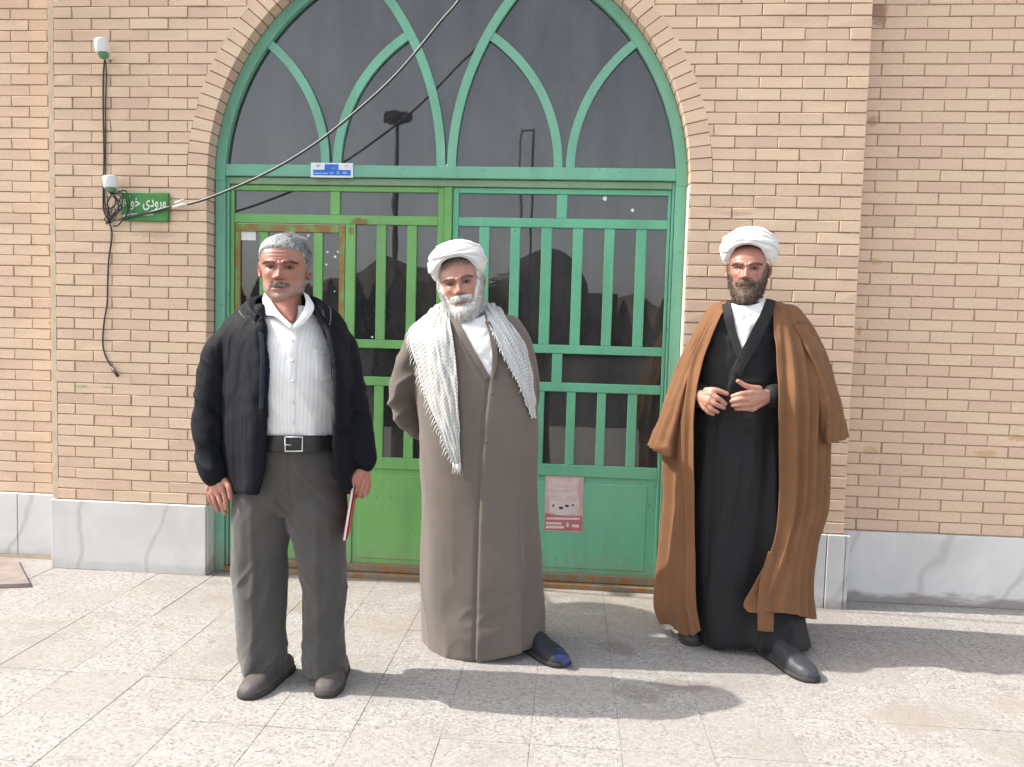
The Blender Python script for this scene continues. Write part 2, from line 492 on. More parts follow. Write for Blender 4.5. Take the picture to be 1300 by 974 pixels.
def glass_mat():
    m = Mat('dark_window_glass', 0.015, 0.5)
    m.b.inputs['IOR'].default_value = 1.78
    geo = m.new('ShaderNodeNewGeometry').outputs['Position']
    n = m.noise(m.coord(src=geo, scale=(1, 1, 0.35)), 6, 5, 0.6)
    m.color(m.ramp(n, [(0.35, (0.020, 0.020, 0.021)), (0.75, (0.055, 0.053, 0.050))]))
    sm = m.noise(m.coord(src=geo), 2.2, 2)
    m.bump(sm, 0.035, 0.02)
    dst = m.noise(m.coord(src=geo, scale=(1, 1, .4)), 3.2, 5, .65)
    m.rough(m.ramp(dst, [(.45, .004), (.78, .035)]))
    return m.m
M['glass'] = glass_mat()
# ------------------------------------------------------------------ ground
WING = 0.14                     # the side walls stand this far behind the portal
ground = mesh_obj('ground', [(-900, -900, -0.30), (900, -900, -0.30), (900, 900, -0.30), (-900, 900, -0.30)], [(0, 1, 2, 3)], M['dust'])
tag(ground, kind='structure')
TX0, TY0 = -3.31, -2.1          # paver grid origin, 0.30 m pavers
TNX, TNY = 25, 8
pave = MB().box(TX0, TX0 + TNX * .3, TY0, 0.30, -0.28, -0.006).build('pavement', M['grout'])
tag(pave, kind='structure')
tile_meshes = []
for k in range(3):
    g = (0.0002, 0.0005, 0.0008)[k]
    mb = MB()
    b = 0.0010
    x0, x1 = g, .3 - g
    mb.add([(x0 + b, x0 + b, 0), (x1 - b, x0 + b, 0), (x1 - b, x1 - b, 0), (x0 + b, x1 - b, 0),
            (x0, x0, -b), (x1, x0, -b), (x1, x1, -b), (x0, x1, -b), (x0, x0, -.03), (x1, x0, -.03), (x1, x1, -.03), (x0, x1, -.03)],
           [(0, 1, 2, 3), (0, 4, 5, 1), (1, 5, 6, 2), (2, 6, 7, 3), (3, 7, 4, 0), (4, 8, 9, 5), (5, 9, 10, 6), (6, 10, 11, 7), (7, 11, 8, 4)])
    for mk in ('terrazzo', 'terrazzo_stained'):
        me = bpy.data.meshes.new('paver'); me.from_pydata(mb.v, [], mb.f); me.materials.append(M[mk]); tile_meshes.append(me)
for j in range(TNY):
    for i in range(TNX):
        x, y = TX0 + .3 * i, TY0 + .3 * j
        if y > 0.05: continue
        if y > -0.05 and abs(x + .15) > 1.25: pass
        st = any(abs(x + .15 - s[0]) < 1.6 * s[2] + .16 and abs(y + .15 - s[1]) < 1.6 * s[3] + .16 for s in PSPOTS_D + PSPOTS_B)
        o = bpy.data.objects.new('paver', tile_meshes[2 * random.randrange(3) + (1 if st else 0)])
        link(o, pave)
        o.location = (x, y, random.uniform(-0.0012, 0.0012))
        o.rotation_euler = (random.uniform(-.0016, .0016), random.uniform(-.0016, .0016), 0)
# the court goes on all round, too far off or out of view to tell pavers apart
yard = MB()
yard.box(-60, 60, -7.2, TY0 - .002, -0.28, -0.002)
yard.box(-60, TX0 - .002, TY0 - .002, 0.30, -0.28, -0.0025)
yard.box(TX0 + TNX * .3 + .002, 60, TY0 - .002, 0.30, -0.28, -0.0025)
tag(yard.build('courtyard_paving', M['terrazzo_far']), kind='structure')

tag(MB().box(-200, 200, -160, -7.25, -0.28, -0.02).build('road', plain('asphalt', (.05, .049, .048), .9, .2, .25, 8)), kind='structure')
# ------------------------------------------------------------------ brick walls
MARB, CP = 0.385, 0.0581        # marble dado height, brick course
NR = 46                         # courses told apart in the photograph
NRT = 66                        # courses up to the eaves
JAMB, PORT, ACZ, AR, RING = 1.25, 2.092, 2.10, 1.25, 0.108
J = 0.0060
_bcache = {}
def brick_mesh(w, depth, st=False):
    key = (round(w, 3), depth, st, random.randrange(4))
    if key not in _bcache:
        mb = MB().box(-key[0] / 2, key[0] / 2, 0, depth, -(CP - J) / 2, (CP - J) / 2, 0.0022)
        # fired clay: corners a little worn and never quite square
        mb.v = [(x + random.uniform(-.0014, .0014), y + (random.uniform(0, .0022) if i < 4 else 0), z + random.uniform(-.0013, .0013)) if i < 8 else (x, y, z) for i, (x, y, z) in enumerate(mb.v)]
        me = bpy.data.meshes.new('brick'); me.from_pydata(mb.v, [], mb.f); me.materials.append(M['brick_stained' if st else 'brick'])
        _bcache[key] = me
    return _bcache[key]

def row_bricks(x0, x1, r, half_first, pitch=0.2103):
    """spans of the bricks of one course between x0 and x1"""
    out = []; x = x0
    w = pitch / 2 if half_first else pitch
    while x < x1 - 0.012:
        e = min(x + w, x1)
        if x1 - e < 0.03: e = x1
        out.append((x, e)); x = e; w = pitch
    return out

class BrickWall:
    def __init__(s, name, label, y):
        s.root = thing(name, label, 'wall', (0, y, 0)); s.y = y; s.parts = []; s.rest = MB(); s.restcol = []
    def brick(s, x0, x1, z0, part=True, depth=0.10, jit=0.0018):
        xc, zc = (x0 + x1) / 2, z0 + CP / 2
        y = s.y + random.uniform(-jit, jit); zc += random.uniform(-.0007, .0007); x0 += random.uniform(-.0008, .0008); x1 += random.uniform(-.0008, .0008)
        if part:
            s.parts.append((x0, x1, zc, y, depth))
        else:
            s.rest.box(x0 + J / 2, x1 - J / 2, y, y + depth, zc - (CP - J) / 2, zc + (CP - J) / 2, 0.0022); s.restcol += [random.random()] * 12
    def cut(s, poly, depth=0.10, part=True, name='cut_brick'):
        o = MB()
        if part:
            o.prism(poly, s.y + random.uniform(-.001, .001), s.y + depth).build(name, M['brick'], s.root)
        else:
            n0 = len(s.rest.v); s.rest.prism(poly, s.y, s.y + depth); s.restcol += [random.random()] * (len(s.rest.v) - n0)
    def finish(s, limit=300):
        # the bricks that show largest stay parts; any past the limit join the rest
        s.parts.sort(key=lambda b: (b[1] - b[0]) - (0.2 if s.hidden(b) else 0), reverse=True)
        for i, (x0, x1, zc, y, depth) in enumerate(s.parts):
            if i < limit:
                o = bpy.data.objects.new('brick', brick_mesh(x1 - x0 - J, depth, near_stain((x0 + x1) / 2, zc, (x1 - x0) / 2)))
                link(o, s.root)
                o.matrix_parent_inverse = Matrix.Translation(-Vector(s.root.location))
                o.location = ((x0 + x1) / 2, y, zc)
                o.rotation_euler = (random.uniform(-.012, .012), random.uniform(-.004, .004), random.uniform(-.006, .006))
            else:
                s.rest.box(x0 + J / 2, x1 - J / 2, y, y + depth, zc - (CP - J) / 2, zc + (CP - J) / 2, 0.0022); s.restcol += [random.random()] * 12
        if s.rest.v:
            c = np.repeat(np.array(s.restcol)[:, None], 3, 1)
            o = mesh_obj('far_bricks', s.rest.v, s.rest.f, M['brick'], s.root, cols=c)
            bm = bmesh.new(); bm.from_mesh(o.data); bmesh.ops.recalc_face_normals(bm, faces=bm.faces); bm.to_mesh(o.data); bm.free()
            tag(o, kind='stuff')
    def hidden(s, b): return False

M['jamb_sunlight'] = plain('painted_jamb_sunlight', (.70, .64, .54), .95, .1, .1, 25)
portal = BrickWall('brick_portal_wall', 'cream brick portal wall with round arch standing proud around the green door', 0.0)
portal.hidden = lambda b: (1.35 < b[0] and b[1] < 2.0 and b[2] < 1.45)     # behind the man in the brown cloak
RO = AR + RING
for r in range(NRT):
    z0 = MARB + r * CP; z1 = z0 + CP; zm = (z0 + z1) / 2
    for sgn in (-1, 1):
        if z1 <= ACZ + 0.03:
            inner = JAMB
            spans = row_bricks(-PORT, -inner, r, r % 2 == 0)
            for a, b in spans:
                if sgn > 0: a, b = -b, -a
                portal.brick(a, b, z0, True)
        else:
            def edge(z):
                d = z - ACZ
                return math.sqrt(max(RO * RO - d * d, 0)) if d < RO else 0.0
            e0, e1 = edge(z0 + J / 2), edge(z1 - J / 2)
            lim = -max(min(e0, e1), 0.0)
            hi = -max(e0, e1)
            if lim > -0.02: lim = hi = 0.0
            spans = row_bricks(-PORT, lim if lim < 0 else 0.0, r, r % 2 == 0)
            for k, (a, b) in enumerate(spans):
                last = b > hi + 1e-6 and hi < 0
                if not last:
                    if sgn > 0: a, b = -b, -a
                    portal.brick(a, b, z0, r < NR)
                else:
                    zb, zt = z0 + J / 2, z1 - J / 2
                    xl = a + J / 2
                    xb, xt = -e0 - J, -e1 - J
                    if xb - xl < 0.004 and xt - xl < 0.004: continue
                    poly = [(xl, zb), (max(xb, xl + .001), zb), (max(xt, xl + .001), zt), (xl, zt)]
                    if sgn > 0: poly = [(-x, z) for x, z in poly][::-1]
                    portal.cut(poly, part=r < NR)
# the ring of the arch, headers on edge
nv = 68
vb = MB()
a0 = 0.03 / AR
for k in range(nv):
    t0, t1 = math.pi * k / nv, math.pi * (k + 1) / nv
    g0, g1 = J / 2 / AR, J / 2 / RO
    poly = [(AR * math.cos(t0 + g0), ACZ + .03 + AR * math.sin(t0 + g0)), (RO * math.cos(t0 + g1), ACZ + .03 + RO * math.sin(t0 + g1)),
            (RO * math.cos(t1 - g1), ACZ + .03 + RO * math.sin(t1 - g1)), (AR * math.cos(t1 - g0), ACZ + .03 + AR * math.sin(t1 - g0))]
    top = poly[0][1] > 3.12
    portal.cut(poly[::-1], part=not top, name='arch_brick')
portal.finish(300)
# mortar body of the portal: two piers and the spandrel over the arch
mo = MB()
ZT = MARB + NRT * CP
mo.box(-PORT + .007, -JAMB - .007, .007, .30, 0.0, ACZ)
mo.box(JAMB + .007, PORT - .007, .007, .30, 0.0, ACZ)
NA = 64
RM = AR + .007
prev = None
arcp = [(RM * math.cos(math.pi * k / NA), ACZ + .03 + RM * math.sin(math.pi * k / NA)) for k in range(NA + 1)]
arcp = [(RM, ACZ)] + arcp + [(-RM, ACZ)]
half = len(arcp) // 2
for i in range(len(arcp) - 1):
    (xa, za), (xb, zb) = arcp[i], arcp[i + 1]
    # quads from the arc out to the border of the portal
    def border(x, z):
        return None
right_pts = arcp[:half + 1]; left_pts = arcp[half:]
def strip(pts, xs):
    for (xa, za), (xb, zb) in zip(pts[:-1], pts[1:]):
        if abs(zb - za) > 1e-5:
            mo.prism([(xa, za), (xs, za), (xs, zb), (xb, zb)], .007, .30)
strip(right_pts, PORT - .007); strip(left_pts, -PORT + .007)
mo.box(-PORT + .007, PORT - .007, .007, .30, max(z for _, z in arcp), ZT)
mo.build('mortar_body', M['mortar'], portal.root)
# stone dado of the portal piers
def slab(name, x0, x1, y0, y1, z0, z1, parent):
    return MB().box(x0, x1, y0, y1, z0, z1, 0.003).build(name, M['marble'], parent)
slab('marble_slab', -PORT - .012, -JAMB + .001, -.014, .0065, 0.0, MARB - .004, portal.root)
slab('marble_slab', JAMB - .001, 2.004, -.014, .0065, 0.0, MARB - .004, portal.root)
slab('marble_slab', 2.008, PORT + .004, -.016, .0065, 0.0, MARB - .004, portal.root)
slab('marble_edge_strip', PORT + .007, PORT + .027, -.012, WING - .016, 0.0, MARB - .006, portal.root)
slab('marble_edge_strip', -PORT - .034, -PORT - .014, -.010, WING - .016, 0.0, MARB - .004, portal.root)
for s_ in (-1, 1):                      # reveals of the doorway
    xa, xb = sorted((s_ * (JAMB - .003), s_ * (JAMB + .006)))
    slab('marble_reveal', xa, xb, .008, .12, 0.0, MARB - .006, portal.root)
MB().box(-PORT, PORT, .02, .30, ZT, ZT + .05).build('coping', M['cement'], portal.root)
MB().box(-PORT - .03, -PORT + .0, .002, WING + .02, MARB, ZT).build('corner_mortar', M['cement'], portal.root)
MB().box(JAMB - .0035, JAMB + .002, .004, .085, MARB, ACZ + .02).build('jamb_sunlit_strip', M['jamb_sunlight'], portal.root)  # paler strip standing in for sunlight on the right-hand reveal

def wing(name, label, sgn, xvis, xend):
    w = BrickWall(name, label, WING)
    for r in range(NRT):
        z0 = MARB - .008 + r * CP
        spans = row_bricks(PORT + (.028 if sgn < 0 else .002), xend, r, (r % 2 == 0) != (sgn < 0), 0.2103)
        for a, b in spans:
            vis = r < NR and a < xvis
            if sgn < 0: a, b = -b, -a
            w.brick(a, b, z0, vis)
    w.finish(300)
    xs = sorted((sgn * (PORT + .003), sgn * xend))
    MB().box(xs[0], xs[1], WING + .006, .34, 0.0, ZT).build('mortar_body', M['mortar'], w.root)
    MB().box(xs[0], xs[1], WING + .01, .34, ZT, ZT + .05).build('coping', M['cement'], w.root)
    return w
lw = wing('brick_side_wall', 'cream brick side wall left of the portal, behind the white fixtures', -1, 2.75, 7.4)
for a, b in ((-2.42, -PORT - .036), (-3.3, -2.424), (-4.5, -3.304), (-5.9, -4.504), (-7.3, -5.904)):
    slab('marble_slab', a, b, WING - .016, WING + .0055, 0.022, MARB - .012, lw.root)
MB().box(-7.3, -PORT - .036, WING - .012, WING + .005, 0.0, 0.022).build('bedding_mortar', M['cement'], lw.root)
rw = wing('brick_side_wall', 'cream brick side wall with ochre paint stains right of the brown cloak', 1, 3.3, 7.4)
for a, b in ((PORT + .03, 3.28), (3.284, 4.5), (4.504, 5.9), (5.904, 7.3)):
    slab('marble_slab', a, b, WING - .016, WING + .0055, 0.0, MARB - .012, rw.root)

# ------------------------------------------------------------------ arched frame with fanlight
YF = 0.085                              # face of the steel frame
fr = thing('arched_door_frame', 'teal green steel arched frame with interlaced fanlight tracery over the doors', 'door frame', (0, YF, 0))
FO = JAMB - .004
FI = 1.192
ACF = ACZ + .03
def arc_band(ri, ro, y0, y1, t0=0.0, t1=math.pi, n=72, cx=0.0, cz=ACF):
    V, F = [], []
    for k in range(n + 1):
        t = t0 + (t1 - t0) * k / n
        c, s = math.cos(t), math.sin(t)
        for (rr, yy) in ((ri, y0), (ro, y0), (ro, y1), (ri, y1)):
            V.append((cx + rr * c, yy, cz + rr * s))
    for k in range(n):
        a, b = 4 * k, 4 * k + 4
        for i in range(4):
            j = (i + 1) % 4
            F.append((a + i, a + j, b + j, b + i))
    F.append((0, 1, 2, 3)[::-1]); F.append((4 * n, 4 * n + 1, 4 * n + 2, 4 * n + 3))
    return V, F
V, F = arc_band(FI, FO, YF, YF + .07)
ab = MB().add(V, F)
ab.build('arch_band', M['frame_green'], fr)
for s_ in (-1, 1):
    xa, xb = sorted((s_ * FI, s_ * FO))
    MB().box(xa, xb, YF, YF + .07, 0.0, ACF, .003).build('jamb_post', M['frame_green'], fr)
    xa, xb = sorted((s_ * 1.178, s_ * (FI - .001)))
    MB().box(xa, xb, YF + .018, YF + .07, 0.0, 2.153, .003).build('rebate_post', M['frame_green'], fr)
MB().box(-FI + .001, FI - .001, YF + .002, YF + .068, 2.155, 2.217, .003).build('transom', M['frame_green'], fr)
MB().box(-1.177, 1.177, YF + .020, YF + .068, 2.116, 2.152, .003).build('lintel_strip', M['olive'], fr)
MB().box(-1.19, 1.19, YF - .01, YF + .12, 0.0, 0.028, .003).build('threshold', M['sill'], fr)
# tracery: flat bars bent to arcs, all springing from the transom
def bar_arc(foot, side, rad, z_end, w=.046, y0=YF + .006, name='tracery_bar'):
    """arc that leaves (foot, 2.217) upright and leans to side, ends at height z_end above the transom"""
    z0 = 2.214
    cx = foot + side * rad
    te = math.asin(min(z_end / rad, .999))
    if side < 0: V, F = arc_band(rad - w / 2, rad + w / 2, y0, y0 + .05, 0.0, te, 40, cx, z0)
    else: V, F = arc_band(rad - w / 2, rad + w / 2, y0, y0 + .05, math.pi, math.pi - te, 40, cx, z0)
    return MB().add(V, F).build(name, M['frame_green'], fr)
bar_arc(-.028, -1, 1.40, 1.03)
bar_arc(.028, 1, 1.40, 1.03)
for s_ in (-1, 1):
    bar_arc(s_ * .648, s_, 0.80, 0.635, .045, YF + .009)       # leans out to the big arch
    bar_arc(s_ * .585, -s_, 0.80, 0.672, .045, YF + .010)      # leans in to the middle pair
# pane behind the tracery: six lights, each cut as its own sheet of glass
def fan_pane(poly):
    MB().prism(poly, YF + .030, YF + .036).build('pane', M['glass'], fr)
def arc_x(foot, side, rad, z): return foot + side * (rad - math.sqrt(max(rad * rad - z * z, 0)))
zz = np.linspace(0, 1, 24)
ZB = 2.205
def main_x(z): return math.sqrt(max((FI + .02) ** 2 - (z + 2.214 - ACF) ** 2, 0))
for s_ in (-1, 1):
    def fl(p): return [(s_ * x, z) for x, z in (p if s_ > 0 else p[::-1])]
    zi = 0.64      # outer light: between the big arch and the bar that leans out
    pts = [(arc_x(.648, 1, .80, z * zi), 2.214 + z * zi - .004) for z in zz] + [(main_x(z * zi), 2.214 + z * zi - .004) for z in zz[::-1]]
    fan_pane(fl(pts))
    zi = 0.672     # inner light: between the middle bar and the bar that leans in
    pts = [(arc_x(.028, 1, 1.40, z * zi), 2.214 + z * zi - .004) for z in zz] + [(arc_x(.585, -1, .80, z * zi), 2.214 + z * zi - .004) for z in zz[::-1]]
    fan_pane(fl(pts))
    # upper light: over both, up to the big arch and the middle bar
    zt = 1.03
    pts = [(arc_x(.585, -1, .80, z), 2.214 + z - .004) for z in np.linspace(.0, .672, 20)]
    pts += [(arc_x(.028, 1, 1.40, z), 2.214 + z - .004) for z in np.linspace(.68, zt, 14)]
    pts += [(main_x(z), 2.214 + z - .004) for z in np.linspace(zt, .64, 14)]
    pts += [(arc_x(.648, 1, .80, z), 2.214 + z - .004) for z in np.linspace(.63, .0, 20)]
    fan_pane(fl(pts[::-1]))
pts = [(arc_x(-.028, -1, 1.40, z), 2.214 + z) for z in np.linspace(.02, 1.03, 20)] + [(arc_x(.028, 1, 1.40, z), 2.214 + z) for z in np.linspace(1.03, .02, 20)]
fan_pane(pts[::-1])

cap = [(main_x(z), 2.214 + z) for z in np.linspace(1.03, 1.124, 10)]
fan_pane((cap + [(-x, z) for x, z in cap[::-1]])[::-1])
# ------------------------------------------------------------------ door leaves
YL = 0.118                              # face of the leaves
def leaf(name, label, sgn, mat):
    t = thing(name, label, 'door', (sgn * .6, YL, 0))
    return t
def bars(root, mat, xs, z0, z1, name='upright_bar', y=YL + .004):
    for a, b in xs:
        MB().box(a, b, y, y + .03, z0, z1, .003).build(name, mat, root)
def panes(root, xs, z0, z1, y=YL + .016):
    for a, b in xs:
        MB().box(a - .012, b + .012, y, y + .005, z0 - .012, z1 + .012).build('pane', M['glass'], root)
ZR = [(2.085, 2.114), (1.912, 1.960), (1.254, 1.300), (1.052, 1.100), (0.600, 0.662)]
# right leaf
R = leaf('door_leaf', 'teal green steel door leaf with pink notice, between the two turbaned men', 1, M['right_green'])
mt = M['right_green']
MB().box(.036, .068, YL, YL + .036, .04, 2.114, .003).build('stile', mt, R)
MB().box(1.160, 1.176, YL, YL + .036, .04, 2.114, .003).build('stile', mt, R)
for z0, z1 in ZR: MB().box(.068, 1.160, YL + .001, YL + .035, z0, z1, .003).build('rail', mt, R)
bars(R, mt, [(.585, .639)], 1.960, 2.085)
xs = [(.068, .180), (.235, .346), (.398, .509), (.565, .674), (.727, .839), (.891, 1.003), (1.057, 1.160)]
bars(R, mt, [(xs[i][1], xs[i + 1][0]) for i in range(6)], 1.300, 1.912)
bars(R, mt, [(.585, .639)], 1.100, 1.254)
xl = [(.068, .175), (.224, .338), (.386, .500), (.550, .669), (.716, .830), (.876, .991), (1.040, 1.160)]
bars(R, mt, [(xl[i][1], xl[i + 1][0]) for i in range(6)], .662, 1.052)
panes(R, [(.068, .585), (.639, 1.160)], 1.960, 2.085)
panes(R, xs, 1.300, 1.912)
panes(R, [(.068, .585), (.639, 1.160)], 1.100, 1.254)
panes(R, xl, .662, 1.052)
MB().box(.068, 1.160, YL + .010, YL + .030, .040, .600).build('bottom_panel', mt, R)
MB().box(.12, 1.11, YL + .006, YL + .012, .10, .565, .004).build('raised_panel', mt, R)
MB().box(.036, 1.176, YL - .012, YL + .03, .030, .072, .004).build('kick_rail', M['sill'], R)
MB().tube([(.052, YL - .002, 1.16), (.052, YL - .04, 1.16), (.052, YL - .045, 1.10), (.052, YL - .04, 1.04), (.052, YL - .002, 1.04)], .007, 8).build('pull_handle', M['right_green'], R, True)
# left leaf with the wicket cut into it
Lf = leaf('door_leaf', 'yellow-green steel door leaf with rusty wicket, behind the man in the dark jacket', -1, M['left_green'])
mt = M['left_green']
MB().box(-.042, -.006, YL, YL + .036, .04, 2.114, .003).build('stile', mt, Lf)
MB().box(-.006, .034, YL - .012, YL + .034, .04, 2.114, .004).build('meeting_strip', mt, Lf)
MB().box(-1.176, -1.156, YL, YL + .036, .04, 2.114, .003).build('stile', mt, Lf)
for i, (z0, z1) in enumerate(ZR):
    x0 = -1.156 if i < 2 else -.540
    MB().box(x0, -.042, YL + .001, YL + .035, z0, z1, .003).build('rail', mt, Lf)
bars(Lf, mt, [(-.627, -.574)], 1.960, 2.085)
MB().box(-.540, -.486, YL, YL + .034, .04, 1.912, .003).build('stile', mt, Lf)
xs = [(-.486, -.372), (-.320, -.206), (-.154, -.042)]
bars(Lf, mt, [(-.372, -.320), (-.206, -.154)], 1.300, 1.912)
bars(Lf, mt, [(-.372, -.320), (-.206, -.154)], .662, 1.052)
panes(Lf, [(-1.156, -.627), (-.574, -.042)], 1.960, 2.085)
panes(Lf, xs, 1.300, 1.912)
panes(Lf, [(-.486, -.042)], 1.100, 1.254)
panes(Lf, xs, .662, 1.052)
MB().box(-.486, -.042, YL + .010, YL + .030, .040, .600).build('bottom_panel', mt, Lf)
MB().box(-.45, -.08, YL + .006, YL + .012, .10, .565, .004).build('raised_panel', mt, Lf)
MB().box(-1.176, -.006, YL - .012, YL + .03, .030, .072, .004).build('kick_rail', M['sill'], Lf)
wk = MB()
wk.box(-1.153, -1.124, YL + .006, YL + .034, .075, 1.908, .003)
wk.box(-.576, -.543, YL + .006, YL + .034, .075, 1.908, .003)
wk.box(-1.124, -.576, YL + .006, YL + .034, 1.866, 1.908, .003)
wkf = wk.build('wicket', M['wicket_frame'], Lf)
wx = [(-1.124, -1.018), (-.970, -.870), (-.820, -.718), (-.668, -.576)]
for (z0, z1) in ((1.300, 1.866), (.662, 1.100)):
    bars(wkf, mt, [(wx[i][1], wx[i + 1][0]) for i in range(3)], z0, z1, 'wicket_bar', YL + .010)
    panes(wkf, wx, z0, z1, YL + .020)
for z0, z1 in ((1.1, 1.3), (.58, .662)):
    MB().box(-1.124, -.576, YL + .008, YL + .034, z0, z1, .003).build('wicket_rail', mt, wkf)
MB().box(-1.124, -.576, YL + .014, YL + .030, .075, .58).build('wicket_panel', mt, wkf)
MB().box(-.618, -.586, YL - .006, YL + .006, .16, .26, .003).build('wicket_bolt', M['sill'], wkf)

# chips of light paint stuck on the glass, as in the photograph
M['white_paint'] = plain('white_paint', (0.72, 0.72, 0.70), 0.6, 0.3, 0.05)
def blob_poly(x, z, rx, rz, n=9):
    return [(x + rx * math.cos(2 * math.pi * k / n) * random.uniform(.75, 1.2), z + rz * math.sin(2 * math.pi * k / n) * random.uniform(.75, 1.2)) for k in range(n)]
for px, py, rr in ((391, 299, .007), (415.5, 320, .006), (428.5, 319.5, .006), (425, 326, .008), (414, 336, .006), (424.5, 370, .004), (768, 252, .012), (803, 267, .009), (472.5, 428, .006)):
    p = at(px, py, YL + .016)
    root = Lf if px < 560 else R
    MB().prism(blob_poly(p[0], p[2], rr, rr), YL + .0155 if px > 440 else YL + .0195, YL + .019 if px > 440 else YL + .023).build('paint_fleck', M['white_paint'], root)
# pale paper strips seen through the lower glass
# ------------------------------------------------------------------ things on the wall
def flat_text(name, body, size, mat, loc, parent, extrude=.0004, align='CENTER', sx=1.0):
    c = bpy.data.curves.new(name, 'FONT'); c.body = body; c.size = size; c.align_x = align; c.align_y = 'CENTER'; c.extrude = extrude; c.offset = .0012
    tmp = bpy.data.objects.new('tmp', c); COL.objects.link(tmp)
    bpy.context.view_layer.update()
    me = bpy.data.meshes.new_from_object(tmp)
    bpy.data.objects.remove(tmp)
    me.name = name
    for v in me.vertices:
        x, y, z = v.co
        v.co = (loc[0] + x * sx, loc[1] - z, loc[2] + y)
    me.materials.clear(); me.materials.append(mat)
    o = bpy.data.objects.new(name, me); COL.objects.link(o)
    o.parent = parent; o.matrix_parent_inverse = Matrix.Translation(-Vector(parent.location))
    return o
M['sign_green'] = plain('sign_green_enamel', (0.045, 0.20, 0.045), 0.45, 0.4, 0.2, 14)
M['sign_white'] = plain('sign_white_paint', (0.66, 0.68, 0.62), 0.6, 0.3, 0.08)
sg = thing('entrance_sign', 'small green metal plate with white lettering on the brick pier', 'sign', (-1.58, 0, 1.89))
sg_plate = MB().box(-1.708, -1.452, -.022, -.004, 1.892, 2.040, .003).build('plate', M['sign_green'], sg)
# "women's entrance", shaped letters written right to left
SIGN = '\u0646\u0627\uFEAE\uFEEB\u0627\uFEEE\uFEA7 \u06CC\u062F\u0648\u0631\u0648'
flat_text('lettering', SIGN, .078, M['sign_white'], (-1.460, -.0226, 1.990), sg_plate, align='RIGHT', sx=.66)
MB().prism([(-1.70, 1.912), (-1.63, 1.922), (-1.57, 1.925), (-1.57, 1.931), (-1.64, 1.930), (-1.70, 1.919)], -.0235, -.0221).build('tape_scrap', M['sign_white'], sg)
MB().prism([(-1.585, 1.918), (-1.53, 1.924), (-1.53, 1.930), (-1.585, 1.925)], -.0235, -.0221).build('tape_scrap', M['sign_white'], sg)

M['white_plastic'] = plain('white_plastic', (0.68, 0.70, 0.68), 0.45, 0.4, 0.04)
M['green_plastic'] = plain('green_plastic_base', (0.10, 0.26, 0.12), 0.5, 0.4, 0.1)
M['black_cable'] = plain('black_cable_sheath', (0.025, 0.025, 0.027), 0.45, 0.5, 0.2)
def fixture(label, px, py, tilt, hgt):
    p = at(px, py, -.06)
    t = thing('wall_fixture', label, 'fixture', (p[0], p[1], p[2] - hgt), 'white fixtures on the left pier')
    rot = Matrix.Rotation(math.radians(tilt), 3, 'Y')
    def lathe(prof, n=20):
        V, F = [], []
        for r, z in prof:
            for k in range(n):
                a = 2 * math.pi * k / n
                v = rot @ Vector((r * math.cos(a), r * math.sin(a), z)); V.append((p[0] + v.x, p[1] + v.y, p[2] + v.z))
        for i in range(len(prof) - 1):
            for k in range(n):
                F.append((i * n + k, i * n + (k + 1) % n, (i + 1) * n + (k + 1) % n, (i + 1) * n + k))
        return V, F
    w = .036
    m_ = MB().add(*lathe([(.0, hgt * .5), (w * .82, hgt * .5), (w * .96, hgt * .46), (w, hgt * .40), (w * .98, -hgt * .25), (w * .90, -hgt * .32), (0, -hgt * .33)])); m_.build('body', M['white_plastic'], t, True)
    m_ = MB().add(*lathe([(0, -hgt * .30), (w * .72, -hgt * .32), (w * .68, -hgt * .5), (w * .45, -hgt * .62), (0, -hgt * .64)])); m_.build('socket', M['green_plastic'], t, True)
    m_ = MB(); m_.box(p[0] - .014, p[0] + .02, p[1] + .01, -.002, p[2] - hgt * .46, p[2] - hgt * .3); m_.build('bracket', M['white_plastic'], t)
    return t, p
f1, fp1 = fixture('white cylindrical fixture with green base, upper one near the wall top', 130, 61, -9, .085)
f2, fp2 = fixture('white cylindrical fixture among tangled wires beside the green sign', 140.5, 233, -3, .075)

def px_path(pts, y=-.008):
    return [at(a, b, (c[0] if c else y)) for a, b, *c in pts]
def cable(name, label, strands, cat='cable', mat=None):
    t = thing(name, label, cat, tuple(strands[0][0][0]))
    for pts, r, nm in strands:
        P = cr(np.array(pts), max(12, len(pts) * 10))
        mb = MB(); mb.tube(P, r, 8); mb.build(nm, mat or M['black_cable'], t, True)
    return t
down = px_path([(133, 76, -.035), (132, 84), (131, 100), (131, 140), (132, 200), (131, 250), (132, 268), (139, 283), (142, 300), (138, 330), (136.5, 365), (136, 385), (132, 410), (130.5, 435), (134, 452), (142, 466), (149, 477, -.016)])
down2 = px_path([(134, 77, -.03), (135, 95), (134, 130), (134, 180), (134, 225), (133, 255), (137, 276), (140, 286)])
c1 = cable('wall_cable', 'thin black cable running down the left pier to a loose end', [(down, .0042, 'strand'), (down2, .0032, 'strand')])
e = px_path([(142, 466, -.009), (147, 474, -.014), (150, 478, -.017)])
mb = MB(); mb.tube(e, [.006, .0085, .0075], 8); mb.build('plug_end', M['black_cable'], c1, True)
